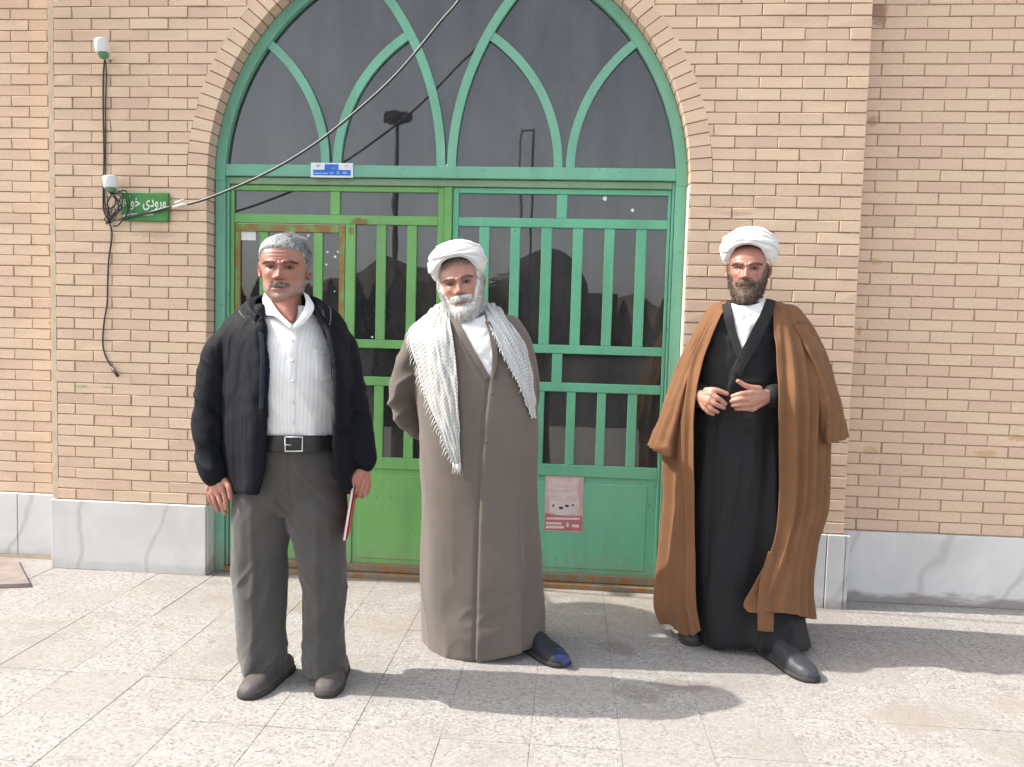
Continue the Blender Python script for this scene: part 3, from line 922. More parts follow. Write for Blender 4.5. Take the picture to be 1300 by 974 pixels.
# tangle under the lower fixture
tang = []
random.seed(3)
for k in range(9):
    sx, sy = 141 + random.uniform(-3, 5), 243 + random.uniform(-1, 2)
    pts = [(sx, sy, -.045), (sx + random.uniform(-6, 10), sy + random.uniform(2, 9), -.05 - random.uniform(0, .03)),
           (145 + random.uniform(-10, 16), 258 + random.uniform(-8, 10), -.02 - random.uniform(0, .05)),
           (140 + random.uniform(-8, 12), 270 + random.uniform(-8, 10), -.02 - random.uniform(0, .03)),
           (137 + random.uniform(-3, 3), 282 + random.uniform(-4, 3), -.012)]
    tang.append((px_path(pts), random.uniform(.0022, .0034), 'strand'))
tang.append((px_path([(150, 243, -.03), (160, 243, -.05), (164, 255, -.05), (163, 268, -.045), (159, 275, -.035), (150, 286, -.015), (143, 287, -.012)]), .0034, 'strand'))
tang.append((px_path([(148, 245, -.03), (157, 247, -.055), (162, 262, -.05), (160, 276, -.03), (164, 278, -.03)]), .003, 'strand'))
tang.append((px_path([(139, 277, -.012), (150, 278, -.02), (160, 277, -.03), (166, 273, -.03)]), .0028, 'strand'))
cable('wire_tangle', 'tangled bunch of thin dark wires beside the green sign', tang, 'wires')
# feeder cable from the sign across the doorway and off over the viewer's head
over = [at(160, 276, -.03), at(190, 270, -.032), at(216, 263, -.035), at(240, 259, -.045), at(272, 249, -.06), at(330, 224, -.08), at(380, 196, -.10), at(430, 160, -.12), at(500, 98, -.15), at(560, 27, -.185), at(583, 0, -.20), at(640, -80, -.24), at(740, -240, -.32)]
ov = cable('overhead_cable', 'grey cable slanting across the arch from the green sign upwards', [(over, .0068, 'strand')], mat=plain('grey_cable', (0.045, 0.045, 0.048), .45, .5, .2))
mb = MB(); q = [at(219, 263, -.037), at(229, 260.5, -.043), at(238, 259, -.049)]; mb.tube(q, .0075, 8); mb.build('tape_wrap', M['sign_white'], ov, True)
mb = MB(); q = [at(222, 258, -.03), at(229, 255, -.03), at(234, 253, -.03)]; mb.tube(q, .005, 8); mb.build('tape_tail', M['sign_white'], ov, True)

# enamel plaque on the transom
M['plq_white'] = plain('plaque_white', (0.66, 0.70, 0.74), 0.4, 0.4, 0.04)
M['plq_blue'] = plain('plaque_blue', (0.02, 0.14, 0.55), 0.4, 0.4, 0.15)
M['plq_pale'] = plain('plaque_pale_blue_print', (0.20, 0.36, 0.68), 0.4, 0.4, 0.1)
M['plq_grey'] = plain('plaque_grey_print', (0.22, 0.24, 0.25), 0.4, 0.4, 0.1)
yq = YF - .006
def q_(px, py): p = at(px, py, yq); return p[0], p[2]
x0, zt_ = q_(394.5, 206.5); x1, zb_ = q_(448, 225.8)
pq = thing('licence_plaque', 'small blue and white plaque fixed to the green transom', 'plaque', ((x0 + x1) / 2, yq, zb_))
pq_plate = MB().box(x0, x1, yq, YF + .001, zb_, zt_, .002).build('plate', M['plq_white'], pq)
w, h = x1 - x0, zt_ - zb_
def on_plate(name, u0, u1, v0, v1, mat, lift=.0006):
    MB().box(x0 + u0 * w, x0 + u1 * w, yq - lift, yq + .0008, zb_ + v0 * h, zb_ + v1 * h).build(name, mat, pq_plate)
on_plate('blue_tab', .33, .66, .45, .90, M['plq_blue'])
on_plate('blue_band', .06, .95, .14, .52, M['plq_blue'], .0009)
for u0, u1, v0, v1, mk in ((.08, .42, .22, .32, 'plq_pale'), (.46, .54, .24, .36, 'plq_pale'), (.62, .68, .24, .42, 'plq_pale'), (.76, .86, .26, .40, 'plq_pale'), (.48, .58, .60, .66, 'plq_pale')):
    on_plate('print_mark', u0, u1, v0, v1, M[mk], .0013)
ex, ez = x0 + .17 * w, zb_ + .80 * h
MB().prism([(ex - .014, ez + .006), (ex, ez - .009), (ex + .014, ez + .006), (ex + .006, ez + .003), (ex, ez - .001), (ex - .006, ez + .003)][::-1], yq - .0013, yq).build('bird_emblem', M['plq_grey'], pq_plate)
MB().prism([(x0 + .80 * w, zb_ + .72 * h), (x0 + .90 * w, zb_ + .72 * h), (x0 + .86 * w, zb_ + .86 * h), (x0 + .79 * w, zb_ + .82 * h)], yq - .0013, yq).build('pale_emblem', plain('faded_pink_print', (.62, .52, .52), .4, .4, .1), pq_plate)

# pink notice on the right leaf
M['paper_pink'] = plain('pink_paper', (0.56, 0.36, 0.36), 0.8, 0.2, 0.12, 9)
M['paper_rose'] = plain('rose_print', (0.42, 0.15, 0.16), 0.8, 0.2, 0.15, 20)
M['paper_pale'] = plain('pale_print', (0.60, 0.52, 0.51), 0.8, 0.2, 0.06)
M['ink'] = plain('dark_ink', (0.06, 0.06, 0.06), 0.8, 0.2, 0.1)
YN = YL + .0045
nt_ = thing('paper_notice', 'faded pink paper notice pasted on the green door', 'notice', (0.67, YN, .30))
nt_paper = []
def sheet(name, pts, lift, mat):
    MB().prism([tuple(at(a, b, YN)[[0, 2]]) for a, b in pts], YN - lift, YN + .0012).build(name, mat, nt_ if name == 'paper' else nt_paper[0])
sheet('paper', [(691, 674), (739.5, 675.5), (741, 605.5), (692.5, 604)], 0, M['paper_pink']); nt_paper.append([c for c in nt_.children if c.name.startswith('paper')][0])
MB().box(at(693, 660, YN)[0], at(738, 660, YN)[0], YN + .001, YL + .0105, .305, .598).build('paste_layer', M['paper_pink'], nt_)
sheet('pale_field', [(697, 652), (733, 653), (736, 640), (733, 622), (736, 608), (698, 607), (694, 620), (697, 636)], .0005, plain('washed_print', (.58, .46, .45), .8, .2, .14, 24))
sheet('rose_band', [(691, 673), (739, 674.5), (739, 655), (730, 655.5), (715, 655), (700, 653), (692, 651)], .0007, M['paper_rose'])
sheet('photo_strip', [(699, 650), (706, 654), (722, 654.5), (730, 650), (732, 637), (698, 636)], .0010, M['paper_pale'])
for cx_, cy_, rx, ry in ((702.5, 642, 1.6, 2), (712, 645, 3.2, 2.2), (719.5, 642.5, 2.6, 2.0), (727.5, 641.5, 1.6, 1.7)):
    sheet('print_blot', [(cx_ + rx * math.cos(a) * random.uniform(.7, 1.2), cy_ - ry * math.sin(a) * random.uniform(.7, 1.2)) for a in np.linspace(0, 2 * math.pi, 8)[:-1]], .0014, M['ink'])
for (xa, xb, yy, hh) in ((694, 736, 658.2, 1.3), (693, 713, 664.2, 1.4), (693, 716, 669.0, 1.6), (726, 735, 667.5, 1.8), (719, 722, 666, 3)):
    sheet('print_line', [(xa, yy + hh), (xb, yy + hh + .5), (xb, yy - hh + .5), (xa, yy - hh)], .0012, M['paper_pale'])
for (xa, xb, yy, hh) in ((700, 731, 613, 1.1), (703, 728, 620, .9), (699, 733, 627, .9)):
    sheet('print_line', [(xa, yy + hh), (xb, yy + hh + .5), (xb, yy - hh + .5), (xa, yy - hh)], .0009, M['paper_pale'])
# little white paper on the wicket glass
p0, p1 = at(306, 305, YL + .019), at(325, 292.5, YL + .019)
st = MB().box(p0[0], p1[0], YL + .0165, YL + .0215, p0[2], p1[2]).build('paper_sticker', M['white_paint'])
tag(st, 'small white paper sticker on the wicket glass left of the grey-haired head', 'sticker')

# thin stone slab left lying against the foot of the left wall
sl = MB()
pts = [at(-14, 742, -.13), at(37.5, 741, -.13), at(22, 710, .10), at(-10, 708, .10)]
top = [(p[0], p[1], .024) for p in pts]
top = []
for (px, py) in ((-60, 744), (37.5, 740.5), (21, 709), (-60, 706)):
    d = _f + (px - PW / 2) / FPX * _r - (py - PH / 2) / FPX * _u
    t_ = (.022 - CAM[2]) / d[2]; q = CAM + t_ * d; top.append((q[0], min(q[1], WING - .02), .022))
sl.add(top + [(x, y, .001) for x, y, z in top], [(0, 1, 2, 3), (7, 6, 5, 4), (0, 4, 5, 1), (1, 5, 6, 2), (2, 6, 7, 3), (3, 7, 4, 0)])
so = sl.build('loose_slab', plain('dusty_pink_slab', (.27, .225, .205), .85, .2, .18, 12, bump=.2))
tag(so, 'loose dusty grey-pink slab lying on the paving by the left wall', 'slab')

# ------------------------------------------------------------------ unseen horn-shaped caster, added to throw the round shadow by the doorway
M['horn'] = plain('grey_horn_paint', (0.42, 0.42, 0.40), .5, .4, .1)
hs = thing('added_shadow_horn', 'added unseen grey horn on a bracket, casting the round shadow by the doorway', 'shadow caster', (-2.55, -.30, 3.1))
V, F = [], []
n = 28
for x, r in ((.30, .25), (.28, .245), (.2, .17), (.1, .095), (0.0, .06), (-.08, .055), (-.16, .085), (-.24, .085), (-.245, 0.0)):
    for k in range(n):
        a = 2 * math.pi * k / n
        v = Matrix.Rotation(math.radians(35), 3, 'Y') @ Vector((x, r * math.cos(a), r * math.sin(a)))
        V.append((-2.53 + v.x, -.47 + v.y, 3.30 + v.z))
for i in range(8):
    for k in range(n): F.append((i * n + k, i * n + (k + 1) % n, (i + 1) * n + (k + 1) % n, (i + 1) * n + k))
MB().add(V, F).build('horn', M['horn'], hs, True)
mb = MB(); mb.tube([(-2.6, WING, 3.15), (-2.6, -.10, 3.15), (-2.6, -.44, 3.28)], .016, 10); mb.build('bracket', M['horn'], hs, True)

# ------------------------------------------------------------------ what stands across the court and shows only in the door glass
def mirror_at(px, py, dist):
    """place across the court whose mirror image in the glass falls on this pixel"""
    g = at(px, py, .13); d = g - CAM; d = d / np.hypot(d[0], d[1]); d[1] = -d[1]
    return g + d * dist
M['steel'] = plain('dull_steel', (.13, .13, .135), .6, .4, .1)
b0, t0 = mirror_at(500, 420, 60), mirror_at(500, 150, 60)
mast = thing('floodlight_mast', 'tall floodlight mast reflected in the fanlight left of its middle', 'lamp mast', (b0[0], b0[1], 0))
mb = MB(); mb.tube([(b0[0], b0[1], -.3), (b0[0], b0[1], t0[2])], [.30, .16], 12); mb.build('pole', M['steel'], mast, True)
for k in range(8):
    a = 2 * math.pi * k / 8
    c_, s_ = math.cos(a), math.sin(a)
    mb = MB(); mb.tube([(b0[0], b0[1], t0[2] - .3), (b0[0] + .8 * c_, b0[1] + .8 * s_, t0[2])], .07, 6)
    cx_, cy_ = b0[0] + .85 * c_, b0[1] + .85 * s_
    mb.box(cx_ - .28, cx_ + .28, cy_ - .28, cy_ + .28, t0[2] - .2, t0[2] + .28); mb.build('floodlight', M['steel'], mast)
g0, g1, gt = mirror_at(655, 420, 34), mirror_at(669, 420, 34), mirror_at(662, 165, 34)
gp = thing('steel_goalpost', 'narrow dark steel gantry reflected in the right half of the fanlight', 'gantry', ((g0[0] + g1[0]) / 2, g0[1], 0))
for g in (g0, g1):
    mb = MB(); mb.tube([(g[0], g[1], -.3), (g[0], g[1], gt[2])], .055, 8); mb.build('post', M['steel'], gp, True)
mb = MB(); mb.tube([(g0[0], g0[1], gt[2] - .1), (g1[0], g1[1], gt[2] - .1)], .05, 8); mb.build('crossbar', M['steel'], gp, True)
M['far_wall'] = plain('far_building_plaster', (.075, .07, .065), .9, .1, .2, .6)
bp = mirror_at(700, 420, 48)
dm = thing('domed_building', 'dark domed building across the court reflected in the right door leaf', 'building', (bp[0], bp[1], 0))
zt_d = mirror_at(700, 318, 48)[2]; zw = mirror_at(700, 372, 48)[2]
MB().box(bp[0] - 9, bp[0] + 4.4, bp[1] - 9, bp[1], -.3, zw).build('wall', M['far_wall'], dm)
V, F = [], []; n = 32
for i in range(13):
    a = math.pi / 2 * i / 12
    for k in range(n):
        V.append((bp[0] - .6 + 3.1 * math.cos(a) * math.cos(2 * math.pi * k / n), bp[1] - 4 + 3.1 * math.cos(a) * math.sin(2 * math.pi * k / n), zw + (zt_d - zw + .5) * math.sin(a)))
for i in range(12):
    for k in range(n): F.append((i * n + k, i * n + (k + 1) % n, (i + 1) * n + (k + 1) % n, (i + 1) * n + k))
MB().add(V, F).build('dome', M['far_wall'], dm, True)
for k in range(5):
    x = bp[0] - 7.5 + k * 2.6
    MB().box(x - .5, x + .5, bp[1] - .02, bp[1] + .05, .9, 2.4).build('window', M['glass'], dm)
# bare hills all round the plain
hills = MB()
N = 140
V, F = [], []
for k in range(N + 1):
    a = math.pi * (1.04 + .92 * k / N)
    rr = 420
    e = 19 + 12 * math.sin(a * 7.3) + 7 * math.sin(a * 17 + 1) + 4 * math.sin(a * 41) + 2.2 * math.sin(a * 97 + 2)
    for r_, z_ in ((rr - 90, -.3), (rr - 40, e * .55), (rr, e), (rr + 120, -.3)):
        V.append((r_ * math.cos(a), r_ * math.sin(a), z_))
for k in range(N):
    for i in range(3): F.append((4 * k + i, 4 * k + i + 1, 4 * k + 5 + i, 4 * k + 4 + i))
tag(mesh_obj('hills', V, F, plain('bare_hillside', (.13, .11, .09), .95, .1, .3, .02)), kind='structure')
# rows of dark conifers before the hills
def conifer_leafmat():
    m = Mat('conifer_needles', .8, .2)
    n = m.noise(m.coord('Object'), 3, 3)
    m.color(m.ramp(n, [(.3, (.020, .032, .016)), (.7, (.045, .065, .03))])); return m.m
M['needles'] = conifer_leafmat(); M['bark'] = plain('bark', (.09, .065, .05), .9, .1, .3, 4)
random.seed(21)
V, F = [], []
for i in range(1700):
    h = random.random() ** .8
    rad = (1 - h) ** .75 * 1.0 * (.35 + .65 * math.sqrt(random.random()))
    a = random.uniform(0, 2 * math.pi)
    c = Vector((rad * math.cos(a), rad * math.sin(a), .12 + .88 * h))
    s = random.uniform(.06, .12)
    d1 = Vector((random.gauss(0, 1), random.gauss(0, 1), random.gauss(0, .6))).normalized() * s
    d2 = Vector((random.gauss(0, 1), random.gauss(0, 1), random.gauss(0, .6))).normalized() * s * .6
    b = len(V); V += [tuple(c - d1), tuple(c + d2), tuple(c + d1), tuple(c - d2)]; F.append((b, b + 1, b + 2, b + 3))
crown_me = bpy.data.meshes.new('crown'); crown_me.from_pydata(V, [], F); crown_me.materials.append(M['needles'])
tv, tf = tube_mesh([(0, 0, 0), (0, 0, .5), (0, 0, .95)], [.05, .03, .008], 8)
trunk_me = bpy.data.meshes.new('trunk'); trunk_me.from_pydata(tv, [], tf); trunk_me.materials.append(M['bark'])
spots = [(300, 46, 4.2), (330, 52, 4.6), (360, 48, 4.3), (452, 58, 5.4), (478, 55, 5.0), (505, 60, 6.4), (528, 56, 5.2), (548, 58, 5.3), (590, 60, 6.2), (612, 57, 5.6), (632, 60, 5.9), (790, 70, 4.6), (815, 66, 4.4), (842, 72, 4.9), (420, 62, 5.2), (390, 64, 4.9)]
words = ['leftmost', 'second from left', 'third from left', 'fourth from left', 'fifth from left', 'sixth from left', 'seventh from left', 'eighth from left', 'ninth from left', 'tenth from left', 'eleventh from left', 'twelfth from left', 'thirteenth from left', 'fourteenth from left', 'fifteenth from left', 'rightmost']
for wd, (px, dist, hh) in zip(words, sorted(spots)):
    q = mirror_at(px, 420, dist)
    t = thing('conifer_tree', 'dark conifer reflected in the door glass, %s in the row' % wd, 'tree', (q[0], q[1], -.1), 'conifers across the court')
    for nm, me in (('trunk', trunk_me), ('crown', crown_me)):
        o = bpy.data.objects.new(nm, me); link(o, t); o.scale = (hh * .30, hh * .30, hh); o.rotation_euler = (0, 0, random.uniform(0, 6.28))
# ================================================================== people: tools
def normals_of(V, F):
    if F.shape[1] == 4:
        n = np.cross(V[F[:, 2]] - V[F[:, 0]], V[F[:, 3]] - V[F[:, 1]])
    else:
        n = np.cross(V[F[:, 1]] - V[F[:, 0]], V[F[:, 2]] - V[F[:, 0]])
    N = np.zeros_like(V)
    for k in range(F.shape[1]): np.add.at(N, F[:, k], n)
    return N / (np.linalg.norm(N, axis=1, keepdims=True) + 1e-12)

def grid_faces(nv, nu, closed):
    i, j = np.meshgrid(np.arange(nv - 1), np.arange(nu if closed else nu - 1), indexing='ij')
    j2 = (j + 1) % nu
    return np.stack([i * nu + j, i * nu + j2, (i + 1) * nu + j2, (i + 1) * nu + j], -1).reshape(-1, 4)

def patch(rows, nu, nv, closed=False):
    """rows of control points (K,3), same K -> smooth grid (nv,nu,3)"""
    R = np.array([cr(np.array(r), nu, closed) for r in rows])
    return cr(R, nv)

def gnormals(G, closed):
    du = (np.roll(G, -1, 1) - np.roll(G, 1, 1)) if closed else np.gradient(G, axis=1)
    dv = np.gradient(G, axis=0)
    n = np.cross(du, dv)
    return n / (np.linalg.norm(n, axis=2, keepdims=True) + 1e-9)

def uvgrid(nv, nu):
    v, u = np.meshgrid(np.linspace(0, 1, nv), np.linspace(0, 1, nu), indexing='ij')
    return u, v

def sheet_obj(name, G, mat, parent, closed=False, thick=0.0, out=None, caps=False):
    """cloth from a grid; with thickness it gets a lining and edges"""
    nv, nu = G.shape[:2]
    V = G.reshape(-1, 3); F = grid_faces(nv, nu, closed)
    u, v = uvgrid(nv, nu); uv = np.stack([u, v], -1).reshape(-1, 2)
    if thick:
        N = gnormals(G, closed).reshape(-1, 3)
        V2 = V - N * thick
        n = len(V)
        F2 = F[:, ::-1] + n
        E = []
        def edge(idx):
            for a, b in zip(idx[:-1], idx[1:]): E.append((a, b, b + n, a + n))
        r0 = list(range(nu)); r1 = list(range((nv - 1) * nu, nv * nu))
        if closed: r0.append(0); r1.append((nv - 1) * nu)
        edge(r0[::-1]); edge(r1)
        if not closed:
            edge([i * nu for i in range(nv)]); edge([i * nu + nu - 1 for i in range(nv)][::-1])
        F = np.concatenate([F, F2, np.array(E)]); V = np.concatenate([V, V2]); uv = np.concatenate([uv, uv])
    return mesh_obj(name, V, F, mat, parent, True, uv)

def remesh(parts, voxel, smooth=3, lam=0.5):
    """fuse closed pieces into one continuous skin"""
    V, F = [], []
    for pv, pf in parts:
        b = len(V); V += [tuple(map(float, v)) for v in pv]; F += [tuple(int(i) + b for i in f) for f in pf]
    me = bpy.data.meshes.new('tmp'); me.from_pydata(V, [], F)
    bm = bmesh.new(); bm.from_mesh(me); bmesh.ops.recalc_face_normals(bm, faces=bm.faces); bm.to_mesh(me); bm.free()
    o = bpy.data.objects.new('tmp', me); COL.objects.link(o)
    md = o.modifiers.new('r', 'REMESH'); md.mode = 'VOXEL'; md.voxel_size = voxel; md.adaptivity = 0.0
    dg = bpy.context.evaluated_depsgraph_get()
    ev = o.evaluated_get(dg); m2 = ev.to_mesh()
    n = len(m2.vertices); A = np.empty(n * 3, dtype=np.float32); m2.vertices.foreach_get('co', A); A = A.reshape(-1, 3).astype(float)
    nl = len(m2.loops); li = np.empty(nl, dtype=np.int32); m2.loops.foreach_get('vertex_index', li)
    Q = li.reshape(-1, 4)
    ev.to_mesh_clear(); bpy.data.objects.remove(o); bpy.data.meshes.remove(me)
    return smooth_mesh(A, Q, smooth, lam), Q

def smooth_mesh(V, Q, it, lam=0.5):
    e = np.concatenate([Q[:, [i, (i + 1) % 4]] for i in range(4)])
    n = len(V)
    deg = np.bincount(e.ravel(), minlength=n).astype(float)[:, None]
    for _ in range(it):
        S = np.zeros_like(V)
        for k in range(3):
            S[:, k] = np.bincount(e[:, 0], V[e[:, 1], k], n) + np.bincount(e[:, 1], V[e[:, 0], k], n)
        V = V + lam * (S / np.maximum(deg, 1) - V)
    return V

def capsule(pts, rs, n=14, sub=5):
    """closed tapered limb along points"""
    P = cr(np.array(pts, dtype=float), (len(pts) - 1) * sub + 1)
    R = cr(np.array(rs, dtype=float)[:, None], (len(pts) - 1) * sub + 1)[:, 0]
    d0 = (P[0] - P[1]); d0 /= np.linalg.norm(d0); d1 = (P[-1] - P[-2]); d1 /= np.linalg.norm(d1)
    pp = [P[0] + d0 * R[0] * .95, P[0] + d0 * R[0] * .7, P[0] + d0 * R[0] * .35] + list(P) + [P[-1] + d1 * R[-1] * .35, P[-1] + d1 * R[-1] * .7, P[-1] + d1 * R[-1] * .95]
    rr = [R[0] * .25, R[0] * .70, R[0] * .93] + list(R) + [R[-1] * .93, R[-1] * .70, R[-1] * .25]
    return tube_mesh(pp, rr, n, True)

def ell_loft(rings, n=28):
    """closed solid from (cx,cy,z,a,front,back) rings, bottom to top or top to bottom"""
    V, F = [], []
    for (cx, cy, z, a, f, b) in rings:
        for k in range(n):
            t = 2 * math.pi * k / n
            s, c = math.sin(t), math.cos(t)
            V.append((cx + a * s, cy - (f if c > 0 else b) * c, z))
    m = len(rings)
    for i in range(m - 1):
        for k in range(n): F.append((i * n + k, i * n + (k + 1) % n, (i + 1) * n + (k + 1) % n, (i + 1) * n + k))
    F.append(tuple(range(n - 1, -1, -1))); F.append(tuple((m - 1) * n + k for k in range(n)))
    return V, F

# ------------------------------------------------------------------ head
HH = 0.235
def interp(tab, z):
    xs = [t[0] for t in tab]; ys = [t[1] for t in tab]
    # monotone-ish smooth: linear then a light blur
    zz_ = np.asarray(z)
    y = sum(np.interp(zz_ + d, xs, ys) for d in (-.02, -.01, 0, .01, .02)) / 5
    return y
T_W = [(-.02, .012), (0, .026), (.03, .036), (.08, .044), (.15, .0525), (.25, .061), (.35, .0665), (.45, .0705), (.55, .0735), (.65, .0755), (.75, .0745), (.85, .066), (.93, .049), (.98, .026), (1.0, .004)]
T_F = [(-.02, .060), (0, .080), (.04, .090), (.10, .0915), (.15, .0885), (.22, .0885), (.30, .0885), (.36, .0885), (.45, .087), (.52, .087), (.58, .0905), (.66, .0875), (.75, .079), (.85, .062), (.93, .043), (.98, .022), (1.0, .004)]
T_B = [(-.02, -.03), (0, -.02), (.08, .0), (.15, .018), (.25, .045), (.33, .068), (.45, .090), (.6, .1005), (.75, .0975), (.85, .080), (.93, .056), (.98, .028), (1.0, .004)]
def gauss(x, m, s): return np.exp(-((x - m) / s) ** 2)

def head_grid(nt=150, nz=132, opt={}):
    tau = np.linspace(0, 2 * math.pi, nt, endpoint=False)
    t = tau - 0.42 * np.sin(tau)                        # finer at the face
    zf = np.concatenate([np.linspace(-.02, .86, int(nz * .82)), .86 + .14 * np.sin(np.linspace(0, math.pi / 2, nz - int(nz * .82) + 1))[1:]])
    W = interp(T_W, zf) * opt.get('wide', 1.0); Fr = interp(T_F, zf); B = interp(T_B, zf)
    W[-1] = .001; Fr[-1] = .001; B[-1] = .001
    jaw = opt.get('jaw', 0.0)
    W = W + jaw * gauss(zf, .15, .14)
    C, S = np.cos(t), np.sin(t)
    e = .90
    Sx = np.sign(S) * np.abs(S) ** e; Cy = np.sign(C) * np.abs(C) ** .96
    x = W[:, None] * Sx[None]
    y = np.where(Cy[None] > 0, -Fr[:, None] * Cy[None], -B[:, None] * Cy[None])
    Z = np.repeat(zf[:, None], len(t), 1)
    ax = np.abs(x)
    front = sstep(.05, .5, Cy)[None]
    d = np.zeros_like(x)
    # nose
    nl = opt.get('nose', 1.0)
    h = np.interp(zf, [.325, .345, .36, .385, .42, .47, .52, .56, .60], [0, .006, .019, .0245, .0195, .0125, .007, .003, 0]) * nl
    sg_ = np.interp(zf, [.32, .36, .39, .44, .5, .6], [.016, .0155, .0140, .0105, .0085, .009])
    d += h[:, None] * np.exp(-(ax / sg_[:, None]) ** 2.0)
    d += .0075 * gauss(ax, .0145, .0055) * gauss(zf, .362, .020)[:, None]      # wings of the nose
    d += -.005 * gauss(ax, .0075, .0035) * gauss(zf, .342, .010)[:, None]
    # brows, sockets, lids
    d += .0075 * gauss(ax, .030, .021) * gauss(zf, .592, .026)[:, None]
    d += .003 * gauss(ax, 0, .02) * gauss(zf, .575, .03)[:, None]
    d += -.0150 * gauss(ax, .031, .0165) * gauss(zf, .522, .036)[:, None]
    d += -.004 * gauss(ax, .012, .006) * gauss(zf, .52, .03)[:, None]
    d += .0050 * gauss(ax, .0315, .0115) * gauss(zf, .515, .022)[:, None]      # the eyeball under the lids
    d += -.0030 * gauss(zf, .512, .0055)[:, None] * gauss(ax, .0315, .0115)    # slit between the lids
    d += .0018 * gauss(ax, .031, .014) * gauss(zf, .475, .012)[:, None]        # bag under the eye
    # cheeks and folds
    d += .0050 * gauss(ax, .045, .016) * gauss(zf, .415, .055)[:, None]
    fold = np.interp(zf, [.16, .35], [.034, .019])[:, None]
    d += -.0042 * gauss(ax, fold, .0050) * gauss(zf, .26, .085)[:, None]
    d += -.0022 * gauss(ax, fold + .018, .012) * gauss(zf, .24, .06)[:, None]
    # mouth
    d += .0052 * gauss(ax, 0, .020) * gauss(zf, .243, .018)[:, None]
    d += .0058 * gauss(ax, 0, .018) * gauss(zf, .196, .018)[:, None]
    d += -.0050 * gauss(ax, 0, .025) * gauss(zf, .2205, .0075)[:, None]
    d += -.0030 * gauss(ax, 0, .02) * gauss(zf, .155, .016)[:, None]
    d += .0045 * gauss(ax, 0, .020) * gauss(zf, .09, .035)[:, None]
    d += -.0024 * gauss(zf, .665, .007)[:, None] * gauss(ax, 0, .036) - .0024 * gauss(zf, .715, .007)[:, None] * gauss(ax, 0, .038) - .0020 * gauss(zf, .765, .007)[:, None] * gauss(ax, 0, .034)
    d += -.0016 * gauss(ax, .052, .006) * (gauss(zf, .49, .006) + gauss(zf, .515, .006) + gauss(zf, .465, .006))[:, None]
    d += -.0025 * gauss(ax, .0065, .003) * gauss(zf, .60, .03)[:, None]        # frown lines
    d += opt.get('fat', 0) * gauss(ax, .05, .02) * gauss(zf, .2, .1)[:, None]
    y = y - d * front
    x = x + np.sign(x) * d * front * np.abs(S)[None] * .4
    G = np.stack([x, y, Z * HH], -1)
    # temples in, ears' seat
    G[..., 0] *= 1 - .05 * gauss(Z, .56, .07) * gauss(G[..., 1], -.055, .03)
    return G, Z, front * np.ones_like(x)

def ear_mesh(sgn):
    n, m = 22, 12
    V, F = [], []
    for i in range(m + 1):
        r = i / m
        for k in range(n):
            a = 2 * math.pi * k / n
            ry, rz = .0165 * (1 - .15 * math.sin(a)), .031
            yy = ry * r * math.cos(a) + .004 * math.sin(a) * r
            zz_ = rz * r * math.sin(a) * (1 if math.sin(a) > 0 else .95)
            lift = .0115 * math.sin(min(r, 1) * math.pi * .5) ** 2 if r < .82 else .0115 * (1 - ((r - .82) / .18) ** 2 * .7)
            dish = -.006 * math.exp(-((r - .45) / .22) ** 2)
            V.append((sgn * (lift + dish + .003 + .005 * max(math.cos(a), 0) * r), yy, zz_))
    for i in range(m):
        for k in range(n): F.append((i * n + k, i * n + (k + 1) % n, (i + 1) * n + (k + 1) % n, (i + 1) * n + k))
    V = np.array(V)
    # drop the rim back to the skull
    rim = V[-n:].copy(); rim[:, 0] -= sgn * .012; rim[:, 1] *= .8; rim[:, 2] *= .85
    b = len(V); V = np.concatenate([V, rim])
    for k in range(n): F.append((b - n + k, b - n + (k + 1) % n, b + (k + 1) % n, b + k))
    F = np.array(F)
    return V, (F if sgn > 0 else F[:, ::-1])

SKIN = {}
def skin_mat():
    m = Mat('skin', .42, .5)
    a = m.new('ShaderNodeAttribute'); a.attribute_name = 'Col'
    v = m.coord('Object')
    n = m.noise(v, 55, 4); n2 = m.noise(v, 260, 2)
    c = m.mix(m.ramp(n, [(.35, .0), (.7, .34)]), a.outputs['Color'], (.29, .09, .06))
    c = m.mix(m.ramp(n2, [(.5, .0), (.72, .3)]), c, (.14, .055, .04))
    m.color(c)
    m.b.inputs['Subsurface Weight'].default_value = .12
    m.b.inputs['Subsurface Radius'].default_value = (.012, .004, .002)
    m.b.inputs['Subsurface Scale'].default_value = .5
    m.bump(m.mix(.5, n, n2), .3, .003)
    return m.m
M['skin'] = skin_mat()
def eye_mat():
    m = Mat('eye', .12, .5); a = m.new('ShaderNodeAttribute'); a.attribute_name = 'Col'; m.color(a.outputs['Color']); return m.m
M['eye'] = eye_mat()
M['lid'] = plain('lid_edge', (.075, .032, .024), .6, .3, .1)
M['brow'] = plain('brow_hair', (.035, .026, .022), .6, .3, .2)
def hair_mat(name, lo, hi, rough=.6):
    m = Mat(name, rough, .35)
    g = m.new('ShaderNodeNewGeometry')
    n = m.noise(m.coord('Object', (1, 1, .5)), 170, 3)
    n2 = m.noise(m.coord('Object'), 22, 2)
    f = m.math('ADD', m.math('MULTIPLY', n, .65), m.math('MULTIPLY', n2, .35))
    m.color(m.ramp(f, [(.36, lo), (.62, hi)]))
    m.bump(n, .5, .004)
    return m.m

